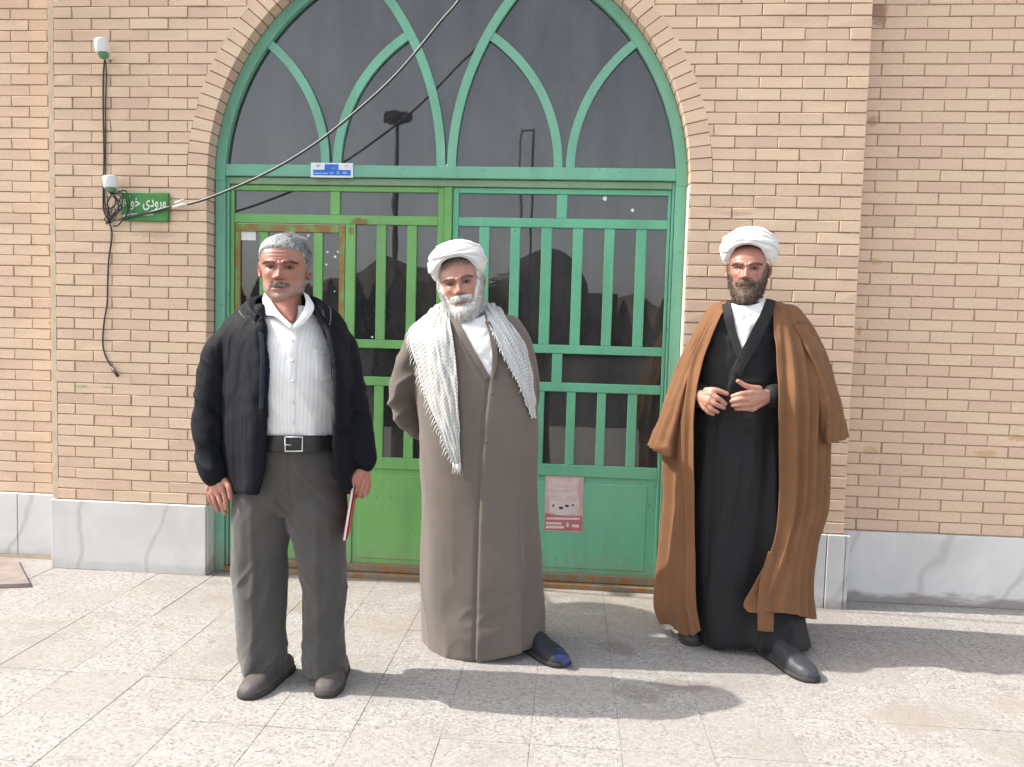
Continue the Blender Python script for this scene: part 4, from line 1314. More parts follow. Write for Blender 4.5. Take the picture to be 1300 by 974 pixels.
def strands(points, nrm, flow, length, width, seed, lift=.25, jit=.35):
    """thin tapering hair ribbons"""
    r = np.random.default_rng(seed)
    n = len(points)
    d = flow + nrm * lift + r.normal(0, jit, (n, 3))
    d /= np.linalg.norm(d, axis=1, keepdims=True)
    L = length * r.uniform(.55, 1.25, (n, 1))
    side = np.cross(d, nrm + r.normal(0, .4, (n, 3))); side /= np.linalg.norm(side, axis=1, keepdims=True) + 1e-9
    p0 = points - nrm * .002
    p1 = p0 + d * L * .5
    p2 = p0 + d * L + np.cross(side, d) * L * .1 - nrm * L * .12
    w = width
    V = np.stack([p0 - side * w, p0 + side * w, p1 - side * w * .8, p1 + side * w * .8, p2 - side * w * .15, p2 + side * w * .15], 1).reshape(-1, 3)
    b = (np.arange(n) * 6)[:, None]
    F = np.concatenate([b + np.array([[0, 1, 3, 2]]), b + np.array([[2, 3, 5, 4]])])
    return V, F

def make_head(parent, place, skin, opt, beard=None, hair=None, brow=(.03, .022, .018), stubble=None, lips=(.30, .11, .085)):
    """place: function local (n,3) -> world (n,3). returns head V,F,C and adds beard/hair parts"""
    G, Z, front = head_grid(opt=opt)
    nz, nt = G.shape[:2]
    P = G.reshape(-1, 3); zf = Z.reshape(-1); fr_ = front.reshape(-1); ax = np.abs(P[:, 0])
    nzv = vnoise(P * 60, 3); nzb = vnoise(P * 220, 5)
    C = np.tile(np.array(skin), (len(P), 1))
    def blend(mask, col):
        nonlocal C
        k = np.clip(mask, 0, 1)[:, None]; C = C * (1 - k) + np.array(col) * k
    red = (skin[0] * 1.0, skin[1] * .78, skin[2] * .72)
    blend(.75 * fr_ * gauss(ax, .042, .02) * gauss(zf, .41, .07), red)
    blend(.7 * fr_ * gauss(ax, 0, .017) * gauss(zf, .38, .05), red)
    blend(.35 * fr_ * gauss(zf, .70, .1), (skin[0] * 1.05, skin[1] * .92, skin[2] * .88))
    blend(.5 * fr_ * gauss(ax, .031, .019) * gauss(zf, .505, .04), (skin[0] * .62, skin[1] * .52, skin[2] * .5))  # eye-socket shade put into the skin colour
    if stubble is not None:
        reg = fr_ * sstep(.36, .22, zf + .10 * sstep(.03, .06, -ax + .09) * 0) * sstep(.0, .02, ax + .1)
        side = sstep(.46, .40, zf) * sstep(.045, .06, ax) * (P[:, 1] < .0)
        k = np.clip(np.maximum(fr_ * sstep(.30, .22, zf), side * .8) * (.55 + .25 * nzb), 0, 1)
        blend(k, stubble)
    blend(.8 * fr_ * np.clip(gauss(ax, 0, .021) * (gauss(zf, .205, .017) + .8 * gauss(zf, .237, .010)) * 1.3, 0, 1) * (ax < .024), lips)
    blend(.85 * fr_ * gauss(zf, .2205, .0055) * (ax < .023), (.06, .02, .018))
    blend(.65 * fr_ * gauss(zf, .520, .028) * sstep(.022, .010, np.abs(ax - .031)), (skin[0] * .40, skin[1] * .30, skin[2] * .28))  # shade round the lids, painted as darker skin
    blend(.6 * fr_ * gauss(zf, .510 - .10 * (ax - .0315), .0150) * sstep(.0150, .0095, np.abs(ax - .0315)), (.014, .009, .008))  # painted dark that keeps the shade between the lids
    blend(.45 * fr_ * gauss(zf, .504, .0075) * gauss(np.abs(ax - .0315), .0080, .0022), (.26, .21, .19))
    blend(.8 * fr_ * gauss(zf, .336, .012) * sstep(.016, .010, ax), (skin[0] * .25, skin[1] * .2, skin[2] * .18))  # shadow at the nose base and nostrils, painted in
    bz = .583 + .02 * sstep(.012, .03, ax) - .018 * sstep(.035, .052, ax)
    bk = fr_ * gauss(zf, bz, .0175) * sstep(.009, .016, ax) * sstep(.056, .046, ax)
    blend(np.clip(bk * (1.15 + .6 * nzb), 0, 1) * .92, brow)
    if opt.get('must'):
        mk = fr_ * gauss(zf, .274 - .35 * ax, .023) * sstep(.037, .028, ax)
        blend(np.clip(mk * (1.1 + .5 * nzb), 0, 1) * .85, opt['must'])
    # eyes: almond openings between the lids, and brows of short hairs
    fi = np.where(fr_ > .3)[0]
    def on_face(x, z, lift):
        x = np.atleast_1d(x); z = np.atleast_1d(z)
        d2 = (P[fi, 0][None] - x[:, None]) ** 2 + (P[fi, 2][None] - z[:, None]) ** 2
        k = np.argsort(d2, 1)[:, :6]; w = 1 / (np.take_along_axis(d2, k, 1) + 1e-8); w /= w.sum(1, keepdims=True)
        y = (P[fi, 1][k] * w).sum(1)
        return np.stack([x, y - lift, z], -1)
    for sgn in (-1, 1):
        ns, nr = 25, 7
        s = np.linspace(-1, 1, ns); r = np.linspace(0, 1, nr)
        op = opt.get('eye', 1.0)
        up = .0040 * op * (1 - s ** 2) ** .8; dn = -.0026 * op * (1 - s ** 2)
        xs = sgn * .0315 + .0128 * s; zc_ = .509 * HH - .0012 * s * sgn * -1
        XX = np.repeat(xs[None], nr, 0); ZZ = zc_ + dn[None] + (up - dn)[None] * r[:, None]
        bul = .0022 * (1 - s[None] ** 2) * (1 - (2 * r[:, None] - 1) ** 2)
        EP = on_face(XX.ravel(), ZZ.ravel(), .0014) - np.stack([0 * bul.ravel(), bul.ravel(), 0 * bul.ravel()], -1)
        gx = opt.get('gaze', 0.0)
        dist = np.hypot(XX.ravel() - sgn * .0315 - gx, (ZZ.ravel() - zc_.mean() - .0006))
        ir = sstep(.0062, .0050, dist)[:, None]
        ec = np.array([.36, .30, .27]) * (1 - ir) + np.array([.022, .014, .010]) * ir
        ec = np.where((r[:, None] * np.ones((1, ns))).reshape(-1, 1) > .80, np.array([[.03, .02, .016]]), ec)
        mesh_obj('eye', place(EP), grid_faces(nr, ns, False), M['eye'], parent, True, cols=ec)
        lash = on_face(xs, zc_ + up + .0004, .0024)
        mb = MB(); mb.tube(place(lash), .0011, 6); mb.build('eyelid_line', M['lid'], parent, True)
        nb_ = 190; rr = np.random.default_rng(31 + sgn)
        tx = rr.uniform(.010, .054, nb_); bzz = (.583 + .02 * sstep(.012, .03, tx) - .020 * sstep(.035, .056, tx) + rr.normal(0, .0085, nb_)) * HH
        bp_ = on_face(sgn * tx, bzz, .0004)
        fl_ = np.stack([sgn * np.ones(nb_), .25 * np.ones(nb_), .35 - tx * 14], -1)
        bv_, bf_ = strands(bp_, np.tile(np.array([0, -1.0, .15]), (nb_, 1)), fl_, .010, .00048, 40 + sgn, .12, .25)
        mesh_obj('eyebrow', place(bv_), bf_, opt.get('browmat') or M['brow'], parent, True)
    bdef = beard(P, zf, ax, fr_) if beard else None
    if bdef is not None and opt.get('shade'):
        wide_ = np.clip(bdef['mask'] * 2.2, 0, 1)
        blend(np.clip(wide_ * (.75 + .4 * nzb), 0, 1), opt['shade'])
    V = P; F = grid_faces(nz, nt, True)
    CC = C
    for sgn in (-1, 1):
        ev, ef = ear_mesh(sgn)
        ev = ev @ np.array(Matrix.Rotation(sgn * math.radians(-18), 3, 'Z')).T
        ev = ev + np.array([sgn * .0705 * opt.get('wide', 1.0), .012, .495 * HH])
        F = np.concatenate([F, ef + len(V)]); V = np.concatenate([V, ev])
        CC = np.concatenate([CC, np.tile(np.array(skin) * np.array([1.02, .82, .78]), (len(ev), 1))])
    N = gnormals(G, True).reshape(-1, 3)
    if (N * P).sum(1).mean() < 0: N = -N
    def shell(name, mask, thick, mat, extra=None, nst=0, slen=.014, flow=None, seed=1, lift=.25, jit=.35, swidth=.0007, rough_=.6, tk=1.0):
        th = thick * mask * tk - .0035 * (1 - sstep(.02, .35, mask))
        Q = P + N * (th + rough_ * thick * mask * (.35 * vnoise(P * np.array([110, 110, 45]), seed) + .25 * vnoise(P * np.array([240, 240, 90]), seed + 1)))[:, None]
        if extra is not None: Q = extra(Q, mask)
        keep = (mask.reshape(nz, nt) > .01)
        Fq = grid_faces(nz, nt, True)
        k = mask[Fq].max(1) > .02
        Fs = Fq[k]
        used = np.unique(Fs); remap = -np.ones(len(Q), int); remap[used] = np.arange(len(used))
        sv, sf = Q[used], remap[Fs]
        allV, allF = sv, sf
        if nst:
            r = np.random.default_rng(seed)
            nn = normals_of(sv, sf)
            if (nn * N[used]).sum() < 0: nn = -nn
            cand = r.choice(len(used), nst, p=mask[used] / mask[used].sum())
            pts = sv[cand] + r.normal(0, .0008, (nst, 3))
            fl = flow(pts) if callable(flow) else np.tile(np.array(flow), (nst, 1))
            hv, hf = strands(pts, nn[cand], fl, slen, swidth, seed, lift, jit)
            allF = np.concatenate([sf, hf + len(sv)]); allV = np.concatenate([sv, hv])
        mesh_obj(name, place(allV), allF, mat, parent, True)
    if beard: shell(**bdef)
    if hair: shell(**hair(P, zf, ax, fr_))
    return place(V), F, CC

def placer(chin, scale, yaw=0, pitch=0, roll=0):
    """head frame: chin point in the world, yaw>0 turns to the viewer's right, pitch>0 nods down, roll>0 tilts to the viewer's right"""
    Rm = Matrix.Rotation(math.radians(roll), 3, 'Y') @ Matrix.Rotation(math.radians(yaw), 3, 'Z') @ Matrix.Rotation(math.radians(pitch), 3, 'X')
    Rn = np.array(Rm); piv = np.array([0, .0, .02])
    chin = np.array(chin)
    def f(P): return ((np.asarray(P) - piv) * scale) @ Rn.T + piv * scale + chin
    return f

def body_mesh(parent, pieces, head, skin, voxel=.011):
    """one skin: head, neck, trunk, limbs and hands in a single mesh"""
    V, Q = remesh(pieces, voxel, 4)
    C = np.tile(np.array(skin), (len(V), 1))
    hv, hf, hc = head
    return V, Q, C, hv, hf, hc

# skin of head, trunk, limbs and hands goes into one mesh
def join_body(parent, lst, mat):
    V = np.concatenate([a for a, _, _ in lst]); C = np.concatenate([c for _, _, c in lst])
    F = []; b = 0
    for v, f, c in lst: F.append(f + b); b += len(v)
    return mesh_obj('body', V, np.concatenate(F), mat, parent, True, cols=C)

def hand_mesh(palm, fingers, skin, voxel=.0026):
    """palm: list of (points, radii) capsules; fingers: the same; nails tinted"""
    pcs = [capsule(p, r, 12, 4) for p, r in palm + fingers]
    V, Q = remesh(pcs, voxel, 3, .45)
    C = np.tile(np.array(skin), (len(V), 1))
    n = vnoise(V * 70, 9)[:, None] * .06 + 1
    C = C * n
    for p, r in fingers:
        tip = np.array(p[-1]); k = gauss(np.linalg.norm(V - tip, axis=1), 0, .011)[:, None] * .35
        C = C * (1 - k) + np.array([skin[0] * 1.08, skin[1] * .86, skin[2] * .82]) * k
    return V, Q, C

# ------------------------------------------------------------------ cloth materials
def cloth(name, c, var=.10, weave=900, rough=.85, sheen=.15, bump=.12, spec=.15):
    m = Mat(name, rough, spec)
    v = m.coord('Object')
    n = m.noise(v, 8, 4, .6); w = m.noise(v, weave, 2)
    base = m.ramp(n, [(.3, tuple(x * (1 - var) for x in c)), (.7, tuple(min(1, x * (1 + var)) for x in c))])
    base = m.mix(m.ramp(w, [(.4, .16), (.6, .0)]), base, tuple(x * .55 for x in c))
    m.color(base)
    m.b.inputs['Sheen Weight'].default_value = sheen
    m.b.inputs['Sheen Roughness'].default_value = .5
    m.bump(m.mix(.35, w, m.noise(v, 45, 4)), bump, .004)
    return m.m

def fold_field(V, seed, sx=9, sz=2.2, amp=1.0, warp=.5):
    """long soft ridges, sharper on top than in the hollows; runs mostly up and down"""
    w = vnoise(V * np.array([2.2, 2.2, 2.0]) + 3.1, seed + 7) * warp
    q = V * np.array([sx, sx, sz]) + w[..., None] * np.array([1.6, 1.6, .4])
    a = 1 - np.abs(vnoise(q, seed)) * 1.7
    b = 1 - np.abs(vnoise(q * 2.1 + 5.2, seed + 1)) * 1.7
    return amp * (.68 * a + .32 * b)
# ================================================================== people: the three men
from mathutils.bvhtree import BVHTree
CAMV = Vector(tuple(CAM))
def ray_dir(px, py):
    d = _f + (px - PW / 2) / FPX * _r - (py - PH / 2) / FPX * _u
    return Vector(tuple(d)).normalized()
class Surf:
    """a garment's surface, to lay collars, scarves and buttons on"""
    def __init__(s, V, F): s.t = BVHTree.FromPolygons([tuple(v) for v in V], [tuple(int(i) for i in f) for f in F])
    def on(s, px, py, lift, fallback_y):
        h, n, i, d = s.t.ray_cast(CAMV, ray_dir(px, py))
        if h is None: return at(px, py, fallback_y)
        return np.array(h - ray_dir(px, py) * lift)
def ring_rows(rows, yc):
    """rows (py, [(px,dy[,py])...]) -> world control rows"""
    out = []
    for py, pts in rows:
        out.append([at(p[0], p[2] if len(p) > 2 else py, yc + p[1]) for p in pts])
    return out
def solid_from_rows(R, nu, nv):
    G = patch(R, nu, nv, True)
    V = G.reshape(-1, 3); F = [tuple(f) for f in grid_faces(nv, nu, True)]
    F.append(tuple(range(nu))); F.append(tuple(range((nv - 1) * nu, nv * nu))[::-1])
    return V, F
def cap_px(pts, yc):
    return capsule([at(p[0], p[1], yc + p[2]) for p in pts], [p[3] for p in pts], 18, 6)
def ring_px(py, xl, xr, yc, f, b):
    l, r = at(xl, py, yc), at(xr, py, yc)
    return ((l[0] + r[0]) / 2, yc, (l[2] + r[2]) / 2, (r[0] - l[0]) / 2, f, b)

def shoe(parent, heel, toe, mat, sole_mat, wide=.047, tall=.075, name='shoe'):
    heel = np.array(heel); toe = np.array(toe); d = toe - heel; L = np.linalg.norm(d); d = d / L; s = np.array([d[1], -d[0]])
    S = [(0, .018, .024), (.03, .030, .046), (.10, .036, .060), (.22, .038, .072), (.35, .039, .074), (.5, .043, .062), (.65, .048, .052), (.8, .046, .043), (.9, .038, .036), (.96, .027, .026), (.99, .013, .015), (1.0, .002, .006)]
    n = 18; rows = []
    for u, w, h in S:
        w *= wide / .047; h *= tall / .075
        row = []
        for k in range(n + 1):
            a = math.pi * k / n
            x = math.cos(a); z = math.sin(a)
            q = heel + d * L * u + s * w * np.sign(x) * abs(x) ** .7
            row.append((q[0], q[1], .014 + h * z ** .8))
        rows.append(row)
    G = patch(rows, 40, 60)
    N = gnormals(G, False)
    G = G + N * (.0012 * vnoise(G * 60, 4))[..., None]
    u = sheet_obj('shoe', G, mat, parent)
    for r_i in (24, 27):
        mb = MB(); mb.tube(G[r_i, 2:-2] + N[r_i, 2:-2] * (.0006 if N[r_i, 20, 2] > 0 else -.0006), .0012, 6); mb.build('seam', sole_mat, u, True)
    rows = []
    for uu, w, h in S:
        w = w * wide / .047 + .003
        c = heel + d * (L + .006) * uu - d * .003
        rows.append([(*(c + s * w), .0005), (*(c + s * (w + .002)), .010), (*(c + s * w), .020), (*(c - s * w), .020), (*(c - s * (w + .002)), .010), (*(c - s * w), .0005)])
    V = np.array(rows).reshape(-1, 3); F = grid_faces(len(rows), 6, True)
    V2, F2 = V, [tuple(f) for f in F] + [tuple(range(6)), tuple(range((len(rows) - 1) * 6, len(rows) * 6))[::-1]]
    mb = MB().add(V2, F2); mb.build('sole', sole_mat, u, True)

def turban(parent, place, mat, rx, ryf, ryb, rz, zc, edge, seed, name='turban', tilt=.55, bands=2.7):
    nt, ns = 200, 110
    t = np.linspace(0, 2 * math.pi, nt, endpoint=False)          # 0 = front
    at_ = np.degrees(np.minimum(t, 2 * math.pi - t))
    ze = np.interp(at_, [e[0] for e in edge], [e[1] for e in edge]) * HH
    ze = (ze + np.roll(ze, 3) + np.roll(ze, -3) + np.roll(ze, 6) + np.roll(ze, -6)) / 5
    ph0 = np.arcsin(np.clip((ze - zc) / rz, -.95, .95))
    s = np.linspace(0, 1, ns)
    ph = ph0[None] + (math.pi / 2 - ph0[None]) * s[:, None]
    cosp = np.clip(np.cos(ph), 0, 1)
    q = ph * bands / 1.6 + tilt * np.sin(t - .7)[None] + .25 * np.sin(2 * t + seed)[None]
    fr_ = q - np.floor(q)
    ridge = sstep(0, .16, fr_) * (1 - .55 * fr_)
    q2 = ph * bands * 1.1 - .8 * np.sin(t + .4)[None] + 2.3
    f2 = q2 - np.floor(q2)
    ridge2 = sstep(0, .2, f2) * (1 - f2)
    D = .0095 * ridge * cosp ** .5 + .0030 * ridge2 * cosp ** .5 + .0018 * vnoise(np.stack([np.sin(t)[None] * 4 + 0 * ph, np.cos(t)[None] * 4 + 0 * ph, q * 7], -1), seed + 8) + .0010 * vnoise(np.stack([np.sin(t)[None] * 7 + 0 * ph, np.cos(t)[None] * 7 + 0 * ph, q * 17], -1), seed + 9)
    X = np.stack([np.sin(t)[None] * np.cos(ph), -np.cos(t)[None] * np.cos(ph), np.sin(ph)], -1)
    ry = np.where(np.cos(t) > 0, ryf, ryb)[None]
    roll_in = 1 - .12 * (1 - sstep(0, .06, s))[:, None]
    G = np.stack([X[..., 0] * (rx + D) * roll_in, X[..., 1] * (ry + D) * roll_in, zc + X[..., 2] * (rz + D * .7)], -1)
    n = vnoise(G * np.array([26, 26, 60]), seed) * .0022 + vnoise(G * 14, seed + 3) * .004
    G = G + X * n[..., None] * cosp[..., None]
    G[..., 1] += .008
    rim = G[0] * np.array([.80, .80, 1.0]) + np.array([0, 0, .012])
    G = np.concatenate([rim[None], G])
    return sheet_obj(name, place(G.reshape(-1, 3)).reshape(G.shape), mat, parent, True)

def beard_def(name, mat, thick, drop, fwd, nst, slen, seed, cheek=.27, mst=True):
    def f(P, zf, ax, fr_):
        zl = cheek + (.52 - cheek) * np.clip((ax - .034) / .034, 0, 1.2) ** 1.7 + .022 * vnoise(P * 70, seed + 9)
        m = sstep(zl + .045, zl - .06, zf) * sstep(.035, .01, P[:, 1])
        hole = gauss(ax, 0, .021) * gauss(zf, .213, .030) * 1.9
        m = m * np.clip(1 - hole, 0, 1)
        if mst:
            m = np.maximum(m, fr_ * sstep(.325, .30, zf + .55 * np.maximum(ax - .012, 0)) * sstep(.245, .262, zf) * sstep(.044, .034, ax))
        m = m * sstep(-.03, .0, zf + .02)
        def extra(Q, mk):
            k = mk * sstep(.20, -.02, zf)
            Q = Q.copy(); Q[:, 2] -= drop * k * (1 + .25 * vnoise(P * 80, seed + 5)); Q[:, 1] -= fwd * k
            return Q
        fl = lambda pts: np.stack([pts[:, 0] * 3, -.25 * np.ones(len(pts)), -1.0 * np.ones(len(pts))], -1)
        return dict(name=name, mask=m, thick=thick, mat=mat, extra=extra, nst=nst, slen=slen, flow=fl, seed=seed, lift=.06, jit=.12, rough_=.3)
    return f

def moustache_def(mat, seed):
    def f(P, zf, ax, fr_):
        m = fr_ * sstep(.312, .288, zf + .8 * np.maximum(ax - .008, 0)) * sstep(.240, .262, zf + .40 * np.maximum(ax - .014, 0)) * sstep(.036, .024, ax) * (.75 + .25 * vnoise(P * 160, seed))
        fl = lambda pts: np.stack([np.sign(pts[:, 0]) * .8, -.15 * np.ones(len(pts)), -.6 * np.ones(len(pts))], -1)
        return dict(name='moustache', mask=m, thick=.0024, mat=mat, nst=600, slen=.008, flow=fl, seed=seed, lift=.08, jit=.15, rough_=.3)
    return f


# ---------------------------------------------------------------- man in the dark jacket
Y1 = -1.16
SK1 = (.36, .165, .118)
p1c = at(362, 860, Y1)
m1 = thing('person', 'bareheaded grey-haired man in dark jacket and striped white shirt, holding red booklet', 'person', (p1c[0], Y1, 0))
def A1(px, py, dy=0.0): return at(px, py, Y1 + dy)
# body: trunk, limbs, then head and hands in the same mesh
trunk = ell_loft([ring_px(py, a, b, Y1, f, k) for py, a, b, f, k in ((640, 308, 428, .085, .09), (590, 315, 428, .10, .09), (520, 310, 424, .11, .09), (450, 306, 424, .095, .09), (412, 310, 420, .075, .08), (396, 330, 402, .05, .06))])
pcs = [trunk,
       cap_px([(364, 410, .0, .066), (362, 385, -.015, .060), (361, 350, -.01, .058)], Y1),
       cap_px([(362, 380, -.035, .042), (366, 394, -.066, .036), (371, 407, -.098, .016)], Y1),
       cap_px([(292, 430, .01, .040), (274, 500, .0, .036), (270, 560, -.02, .032), (276, 603, -.045, .027)], Y1),
       cap_px([(428, 430, .01, .040), (444, 500, .0, .036), (452, 555, -.02, .032), (461, 588, -.035, .026)], Y1),
       cap_px([(330, 640, 0, .075), (330, 740, 0, .052), (336, 845, .03, .040), (335, 858, -.03, .035)], Y1),
       cap_px([(405, 640, 0, .075), (411, 740, 0, .052), (411, 840, .03, .040), (412, 855, -.03, .035)], Y1)]
bv, bq = remesh(pcs, .010, 4)
bc = np.tile(np.array(SK1) * np.array([.92, .80, .78]), (len(bv), 1))
pl1 = placer(A1(361.5, 384.5, .0), 1.045, yaw=10, pitch=2, roll=-1)
h_grey = hair_mat('short_grey_hair', (.055, .055, .06), (.42, .42, .42))
def hair1(P, zf, ax, fr_):
    zh = np.interp(P[:, 1], [-.09, -.072, -.05, -.03, -.008, .02, .1], [.795, .80, .76, .62, .47, .40, .26])
    m = sstep(zh - .015, zh + .045, zf + .02 * vnoise(P * 50, 8))
    fl = lambda pts: np.stack([.75 + pts[:, 0] * 2, .55 * np.ones(len(pts)), np.where(np.abs(pts[:, 0]) > .06, -.8, .15)], -1)
    return dict(name='hair', mask=m, thick=.0085, tk=.35 + .65 * sstep(.62, .9, zf), mat=h_grey, nst=9000, slen=.026, flow=fl, seed=12, lift=.04, jit=.10, swidth=.0008, rough_=.22)
hd1 = make_head(m1, pl1, SK1, dict(wide=1.07, jaw=.009, fat=.007, nose=1.0, must=(.13, .095, .08), eye=.8), beard=moustache_def(hair_mat('dark_grey_moustache', (.055, .045, .04), (.22, .19, .175)), 14), hair=hair1, brow=(.045, .036, .032), stubble=(.27, .215, .185))
def K1(pts): return [A1(*p) for p in pts]
w1 = A1(276, 602, -.045)
kn = K1([(284, 624, -.075), (277, 627, -.065), (270, 626, -.052), (264.5, 621, -.042)])
palm = [([w1, kn[0]], [.021, .0135]), ([w1, kn[1]], [.022, .0135]), ([w1, kn[2]], [.022, .013]), ([w1, kn[3]], [.020, .012]), ([(np.array(kn[0]) + kn[3]) / 2, w1], [.016, .022])]
fing = [([kn[0], *K1([(286.5, 635, -.082), (287.5, 645, -.072)])], [.0115, .0098, .0082]),
        ([kn[1], *K1([(281, 640, -.074), (286, 652, -.060)])], [.0115, .0100, .0082]),
        ([kn[2], *K1([(273, 638, -.058), (277, 648.5, -.046)])], [.0112, .0096, .0080]),
        ([kn[3], *K1([(266.5, 632, -.046), (270, 641.5, -.038)])], [.0102, .0086, .0072]),
        (K1([(284, 609, -.062), (290.5, 618, -.088), (292.5, 632, -.095)]), [.0135, .0112, .0090])]
hnd1 = hand_mesh(palm, fing, (.40, .185, .135))
w2 = A1(461, 586, -.035)
kn = K1([(454, 613, -.078), (459, 618, -.062), (464, 619.5, -.045), (467.5, 616, -.030)])
palm = [([w2, k_], [.021, .0135]) for k_ in kn]
fing = [([kn[0], *K1([(450.5, 621, -.088), (448.5, 626, -.072), (451, 624, -.052)])], [.0115, .0102, .0092, .008]),
        ([kn[1], *K1([(456, 627, -.072), (453, 630, -.056), (454, 626, -.040)])], [.0115, .0102, .0092, .008]),
        ([kn[2], *K1([(462, 628.5, -.052), (458.5, 630, -.038), (458, 625, -.026)])], [.0112, .0100, .009, .008]),
        ([kn[3], *K1([(466.5, 625, -.035), (463.5, 627, -.022), (462, 622, -.014)])], [.0102, .0090, .0082, .007]),
        (K1([(455, 598, -.062), (449, 607, -.090), (447.5, 617, -.094)]), [.0138, .0115, .0092])]
hnd2 = hand_mesh(palm, fing, (.40, .17, .12))
join_body(m1, [(bv, bq, bc), hd1, hnd1, hnd2], M['skin'])

# trousers
tr_mat = cloth('grey_brown_trousers', (.070, .067, .063), .08, 700, .8, .2, .10)
def leg_rows(rows): return ell_loft([ring_px(py, a, b, Y1 + o, f, k) for py, a, b, o, f, k in rows], 36)
legL = leg_rows([(853, 311, 360, .0, .085, .075), (840, 309, 361, .0, .083, .072), (800, 303, 361, .0, .082, .080), (745, 298, 362, 0, .085, .085), (700, 296, 364, 0, .092, .09), (650, 296, 372, 0, .100, .10), (610, 302, 384, 0, .10, .10)])
legR = leg_rows([(850, 389, 433, .02, .082, .075), (838, 388, 434, .02, .080, .072), (800, 388, 434, .02, .082, .080), (745, 385, 437, .01, .085, .085), (700, 376, 438, 0, .092, .09), (650, 362, 439, 0, .100, .10), (610, 352, 437, 0, .10, .10)])
pelv = ell_loft([ring_px(py, a, b, Y1, f, k) for py, a, b, f, k in ((650, 318, 424, .075, .080), (636, 303, 437, .100, .105), (600, 304, 437, .13, .115), (575, 314, 434, .142, .11), (553, 322, 432, .145, .105), (542, 326, 430, .140, .10))], 40)
tv, tq = remesh([legL, legR, pelv], .0065, 3)
tn = normals_of(tv, tq)
zc1 = A1(360, 745)[2]
f1_ = fold_field(tv, 31, 10, 3.4, .009, .9) * (.55 + .6 * gauss(tv[:, 2], .10, .16) + .5 * gauss(tv[:, 2], zc1, .08))
q_d = tv * np.array([6, 6, 20]); q_d[:, 2] += tv[:, 0] * 26 * np.sign(tv[:, 0] - p1c[0])
f1_ += .0065 * (1 - np.abs(vnoise(q_d, 5)) * 1.7) * (gauss(tv[:, 2], .74, .13) + 1.2 * gauss(tv[:, 2], .10, .08) + .7 * gauss(tv[:, 2], .42, .08))
for cxp in (333, 411):                       # pressed front creases
    xc = A1(cxp, 760)[0]
    f1_ += .004 * gauss(tv[:, 0], xc, .012) * sstep(.75, .6, tv[:, 2]) * (tn[:, 1] < 0)
flyx = A1(371, 610, -.1)[0]
f1_ -= .005 * gauss(tv[:, 0], flyx, .005) * sstep(A1(371, 668)[2], A1(371, 640)[2], tv[:, 2]) * (tn[:, 1] < -.2)
tv = tv + tn * f1_[:, None]
mesh_obj('trousers', tv, tq, tr_mat, m1, True)
S_tr = Surf(tv, tq)

# shirt
def shirt_mat():
    m = Mat('striped_white_shirt', .8, .2)
    geo = m.new('ShaderNodeTexCoord').outputs['Object']
    sep = m.new('ShaderNodeSeparateXYZ'); m.L(geo, sep.inputs[0])
    warp = m.noise(m.coord(src=geo), 7, 2)
    xx = m.math('ADD', m.math('MULTIPLY', sep.outputs['X'], 74.0), m.math('MULTIPLY', warp, 1.2))
    fr_ = m.math('FRACT', xx)
    st = m.math('LESS_THAN', m.math('ABSOLUTE', m.math('SUBTRACT', fr_, .5)), .10)
    w = m.noise(m.coord(src=geo), 500, 2)
    base = m.mix(m.math('MULTIPLY', st, .30), (.74, .73, .715), (.38, .38, .39))
    base = m.mix(m.ramp(w, [(.4, .1), (.6, 0)]), base, (.5, .5, .5))
    m.color(base); m.bump(m.noise(m.coord(src=geo), 60, 4), .1, .004)
    return m.m
sh_mat = shirt_mat(); M['white_shirt'] = cloth('plain_white_cotton', (.68, .68, .675), .05, 700, .8, .1, .1)
shr = ell_loft([ring_px(py, a, b, Y1, f, k) for py, a, b, f, k in ((562, 328, 428, .110, .10), (555, 325, 430, .138, .10), (545, 320, 430, .156, .105), (510, 312, 430, .160, .105), (470, 312, 428, .150, .105), (435, 314, 424, .126, .10), (412, 320, 414, .098, .09), (398, 330, 404, .070, .07), (388, 338, 394, .05, .06))], 44)
sv, sq = remesh([shr], .006, 4)
sn = normals_of(sv, sq)
ff = fold_field(sv, 41, 8, 3.0, .010, .9) * sstep(A1(370, 395)[2], A1(370, 440)[2], sv[:, 2])
qd = sv * np.array([7, 7, 13]); qd[:, 2] += sv[:, 0] * 9
ff += .006 * (1 - np.abs(vnoise(qd, 44)) * 1.6) * gauss(sv[:, 2], A1(370, 500)[2], .17)
plx = [A1(371.5, 415, -.12), A1(371, 560, -.15)]
xpl = np.interp(sv[:, 2], [plx[1][2], plx[0][2]], [plx[1][0], plx[0][0]])
ff += np.where(sn[:, 1] < -.3, .0035 * sstep(.0, .005, sv[:, 0] - xpl + .014) * sstep(.0, .005, xpl + .016 - sv[:, 0]), 0)
sv = sv + sn * ff[:, None]
shirt1 = mesh_obj('shirt', sv, sq, sh_mat, m1, True)
S_sh = Surf(sv, sq)
def lay(name, surf, rows, lift, yf, mat, parent, nu=24, nv=24, thick=.003, nz=0.0, seed=0):
    R = [[surf.on(p[0], p[1], (p[2] if len(p) > 2 else lift), yf) for p in r] for r in rows]
    G = patch(R, nu, nv)
    if nz: G = G + gnormals(G, False) * (nz * vnoise(G * 40, seed))[..., None]
    N = gnormals(G, False)
    if N[..., 1].mean() > 0: G = G[:, ::-1]
    return sheet_obj(name, G, mat, parent, False, thick)
